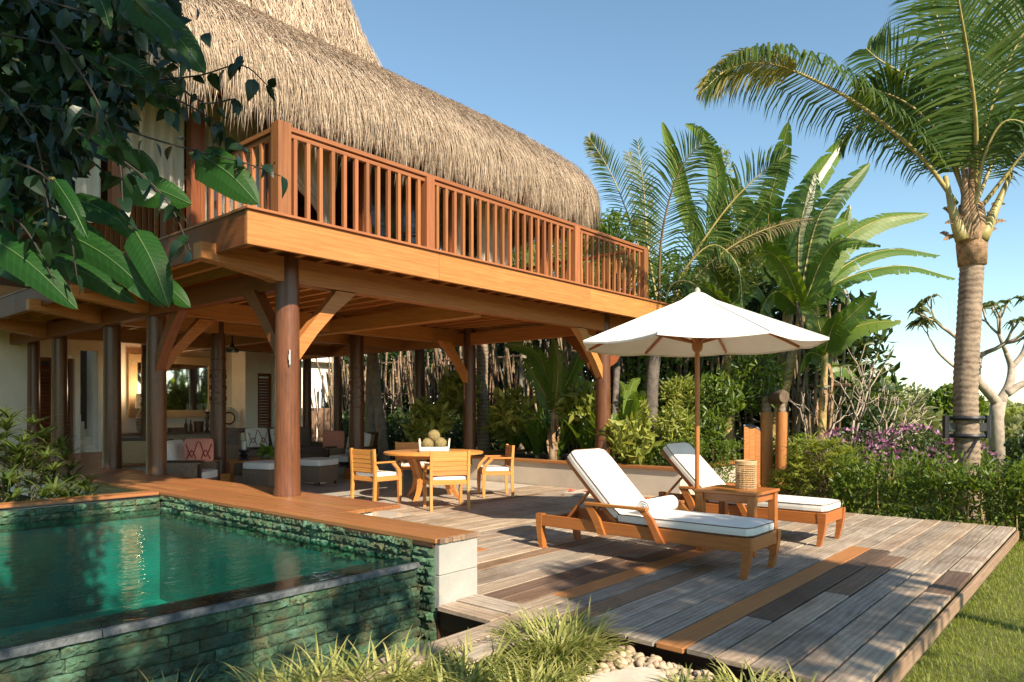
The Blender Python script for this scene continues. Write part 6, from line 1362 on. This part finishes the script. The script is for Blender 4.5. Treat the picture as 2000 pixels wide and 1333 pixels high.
# ---- foreground foliage, upper left
tr = thing('broadleaf_tree', 'shaded foreground tree with long glossy leaves hanging in at the upper left', 'tree', (.15, 3.1, -.13))
tr2 = thing('small_leaved_tree', 'dark small leaved tree branch hanging across the upper left corner', 'tree', (-.5, 2.6, -.13))
MB().tube(spline([(.15, 3.1, -.13), (.1, 3.1, 1.2), (.3, 3.0, 2.3)], 12), [.07]*6+[.05]*6, 9).build('trunk', BARK_BROWN, tr, world=True, smooth=True)
MB().tube(spline([(-.5, 2.6, -.13), (-.45, 2.6, 1.5), (-.1, 2.6, 3.0), (.3, 2.5, 3.6)], 14), [.09]*7+[.06]*7, 9).build('trunk', BARK_BROWN, tr2, world=True, smooth=True)
def lf(px0, py0, px1, py1, w, d, roll=15, bend=12, d1=None):
    p0 = at(px0, py0, d); p1 = at(px1, py1, d1 or d-.05); mid = at((px0+px1)/2+bend*.3, (py0+py1)/2-bend, d-.05)
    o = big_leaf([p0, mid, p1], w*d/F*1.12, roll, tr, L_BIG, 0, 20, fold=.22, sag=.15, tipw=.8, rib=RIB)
    MB().tube([p0, p0+(p0-mid)*.25+Vector((0, 0, -.02))], .006, 5).build('leaf_stalk', PETI, tr, world=True)
for a in [(158, 251, 274, 332, 52, 2.6), (232, 356, 374, 400, 62, 2.5), (386, 300, 505, 400, 72, 2.5), (120, 385, 240, 438, 60, 2.7), (95, 440, 318, 602, 54, 2.4), (262, 448, 330, 602, 58, 2.35), (-40, 450, 152, 606, 62, 2.4), (60, 490, 268, 594, 46, 2.55), (288, 540, 372, 602, 40, 2.6),
          (245, -10, 402, 145, 80, 2.5), (215, 110, 322, 215, 62, 2.6), (105, 350, 172, 468, 34, 2.3), (110, 435, 207, 478, 44, 2.6), (180, 400, 262, 470, 40, 2.7), (-40, 360, 20, 440, 50, 2.5), (300, 130, 335, 215, 46, 2.7), (40, 120, 150, 260, 60, 2.7), (150, 60, 250, 170, 56, 2.7), (0, 520, 60, 560, 30, 2.6), (60, 400, 110, 500, 50, 2.75), (250, 290, 310, 370, 40, 2.8), (180, -20, 215, 60, 30, 2.4)]: lf(*a, roll=rr.uniform(0, 35), bend=rr.uniform(5, 18))
# main twigs of the small leaved tree and their leaves
def leaf_small_mesh(seed):
    r = random.Random(seed); m = MB(); n = 6; fold = r.uniform(.1, .5); cv = r.uniform(.05, .35); rows = []
    for i in range(n+1):
        t = i/n; w = .30*math.sin(math.pi*min(1, t**.62))**.9 if 0 < i < n else 0.0; z = -cv*t*t
        rows.append((Vector((t, 0, z)), Vector((t-.03, w, z+w*fold)), Vector((t-.03, -w, z+w*fold))))
    for i in range(n):
        a, b = rows[i], rows[i+1]; m.face([a[0], b[0], b[1], a[1]]); m.face([a[0], a[2], b[2], b[0]])
    me = m.mesh('leaf', L_SMALL); me.polygons.foreach_set('use_smooth', [True]*len(me.polygons)); return me
SLM = [leaf_small_mesh(s) for s in range(8)]; q2 = base_of(tr2); NL = [0]
def put_leaf(p, size, down=.6):
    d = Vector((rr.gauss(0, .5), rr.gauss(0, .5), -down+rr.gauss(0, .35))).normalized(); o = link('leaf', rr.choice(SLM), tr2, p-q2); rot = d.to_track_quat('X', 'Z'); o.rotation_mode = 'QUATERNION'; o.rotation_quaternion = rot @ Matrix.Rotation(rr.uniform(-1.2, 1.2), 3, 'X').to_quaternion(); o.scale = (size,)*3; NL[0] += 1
def twig(pts, n, d0=2.4, size=.068, r=.0034):
    S = spline([at(p[0], p[1], d0+(p[2] if len(p) > 2 else 0)) for p in pts], max(8, n)); MB().tube(S, [r*(1-.7*i/(len(S)-1))+.001 for i in range(len(S))], 5).build('twig', TWIG, tr2, world=True)
    for i in range(n): p = S[int(i*(len(S)-1)/max(1, n-1))]; put_leaf(p+Vector((rr.gauss(0, .012), rr.gauss(0, .012), rr.gauss(0, .012))), size*rr.uniform(.75, 1.2))
twig([(-60, 60), (120, 90), (260, 150), (380, 150), (470, 128), (525, 170)], 22, 2.5); twig([(-40, 200), (150, 220), (290, 270), (400, 300), (480, 320), (548, 345)], 24, 2.45, .062)
twig([(200, 160), (330, 190), (420, 240), (440, 280)], 13, 2.5); twig([(120, 240), (260, 330), (330, 400), (372, 490)], 17, 2.3, .075); twig([(300, 120), (390, 200), (455, 195), (465, 210)], 9, 2.55, .045)
twig([(-40, 300), (80, 340), (130, 420), (150, 540)], 16, 2.3, .075); twig([(-40, 130), (60, 250), (90, 380), (100, 470)], 16, 2.35, .075); twig([(100, 60), (180, 180), (230, 300), (240, 400)], 15, 2.3, .075)
twig([(0, -20), (150, 20), (280, 60), (350, 130)], 16, 2.4, .07); twig([(-40, 400), (30, 430), (70, 480), (110, 560)], 12, 2.35, .07)
R8 = random.Random(8); k = 0
while k < 95:
    px, py = R8.uniform(-40, 400), R8.uniform(-40, 470)
    if px*.55+py*.9 > 430 or (px > 250 and py > 250): continue
    put_leaf(at(px, py, R8.uniform(2.2, 2.7)), R8.uniform(.05, .085)); k += 1
# leaves further back in the same crown, too many to count
n = 7500; px = RNG.uniform(-30, 340, n); py = RNG.uniform(-30, 420, n); k = (px*.75+py*.72 < 345)&~((px > 250)&(py > 60)); px, py = px[k], py[k]; d = RNG.uniform(2.6, 4.0, len(px)); r = (px-1000)/F
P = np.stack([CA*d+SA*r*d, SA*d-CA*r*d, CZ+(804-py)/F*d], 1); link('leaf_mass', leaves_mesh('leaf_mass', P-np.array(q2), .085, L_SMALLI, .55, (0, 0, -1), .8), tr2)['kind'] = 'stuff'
# ---- garden trees behind the photographer, whose shade falls on the deck and pool
def shade_tree(label, base, blobs, n, size=.16):
    c = blobs[0][0]; return shrub('garden_tree', label, 'tree', base, blobs, n, size, L_HEDGE, [([base, (base[0], base[1], c[2])], [.16, .07])], 'garden trees on the lawn side', .5, .3, .3)
def patchy(c, R, n, r0, r1, seed):
    q = random.Random(seed); return [((c[0]+q.uniform(-1, 1)*R[0], c[1]+q.uniform(-1, 1)*R[1], c[2]+q.uniform(-1, 1)*R[2]), (q.uniform(r0, r1), q.uniform(r0, r1)*.7, q.uniform(r0, r1)*.5)) for _ in range(n)]
shade_tree('garden tree on the lawn, shading the near corner of the deck', (4.4, -6.4, -.2), [((3.1, -5.9, 6.0), (1.2, .6, .4))]+patchy((3.1, -5.6, 6.0), (1.35, 1.1, .35), 32, .25, .55, 4), 4300, .2)
shade_tree('garden tree behind the camera, shading the pool wall', (.6, -4.8, -.2), [((-1.0, -4.4, 6.0), (.9, .3, .3))]+patchy((-1.1, -4.35, 6.1), (2.0, .4, .3), 22, .22, .42, 5), 900, .2)
shade_tree('small garden tree beside the lawn, shading the grass strip', (3.2, -8.6, -.2), [((2.2, -8.3, 6.0), (1.0, .3, .2))], 450, .2)
shade_tree('leafy garden tree over the camera, shading the foreground leaves', (-1.2, -.9, -.2), [((-.1, -.2, 5.1), (1.2, .9, .6)), ((1.3, 1.6, 7.6), (.8, 1.3, .9)), ((1.1, 3.2, 8.4), (.8, 1.2, .9))], 3900, .2)

shade_tree('garden tree left of the villa, out of frame, added to block sky sheen on the beams', (-1.5, 26, -.2), [((-1.5, 26, 4), (3.2, 3, 2.6)), ((-3, 23, 3), (2.5, 2.5, 2.6))], 2600, .5)  # unseen tree put in to keep bright sky off the left timber
shade_tree('garden tree beyond the far left end of the pool, out of frame, added against sky sheen', (-3.6, 16, -.2), [((-3.6, 16, 3.6), (2.4, 3, 2.6)), ((-4, 12.5, 3), (2, 2.5, 2.4))], 2600, .45)  # second unseen tree, added to hold back sky reflections from the left
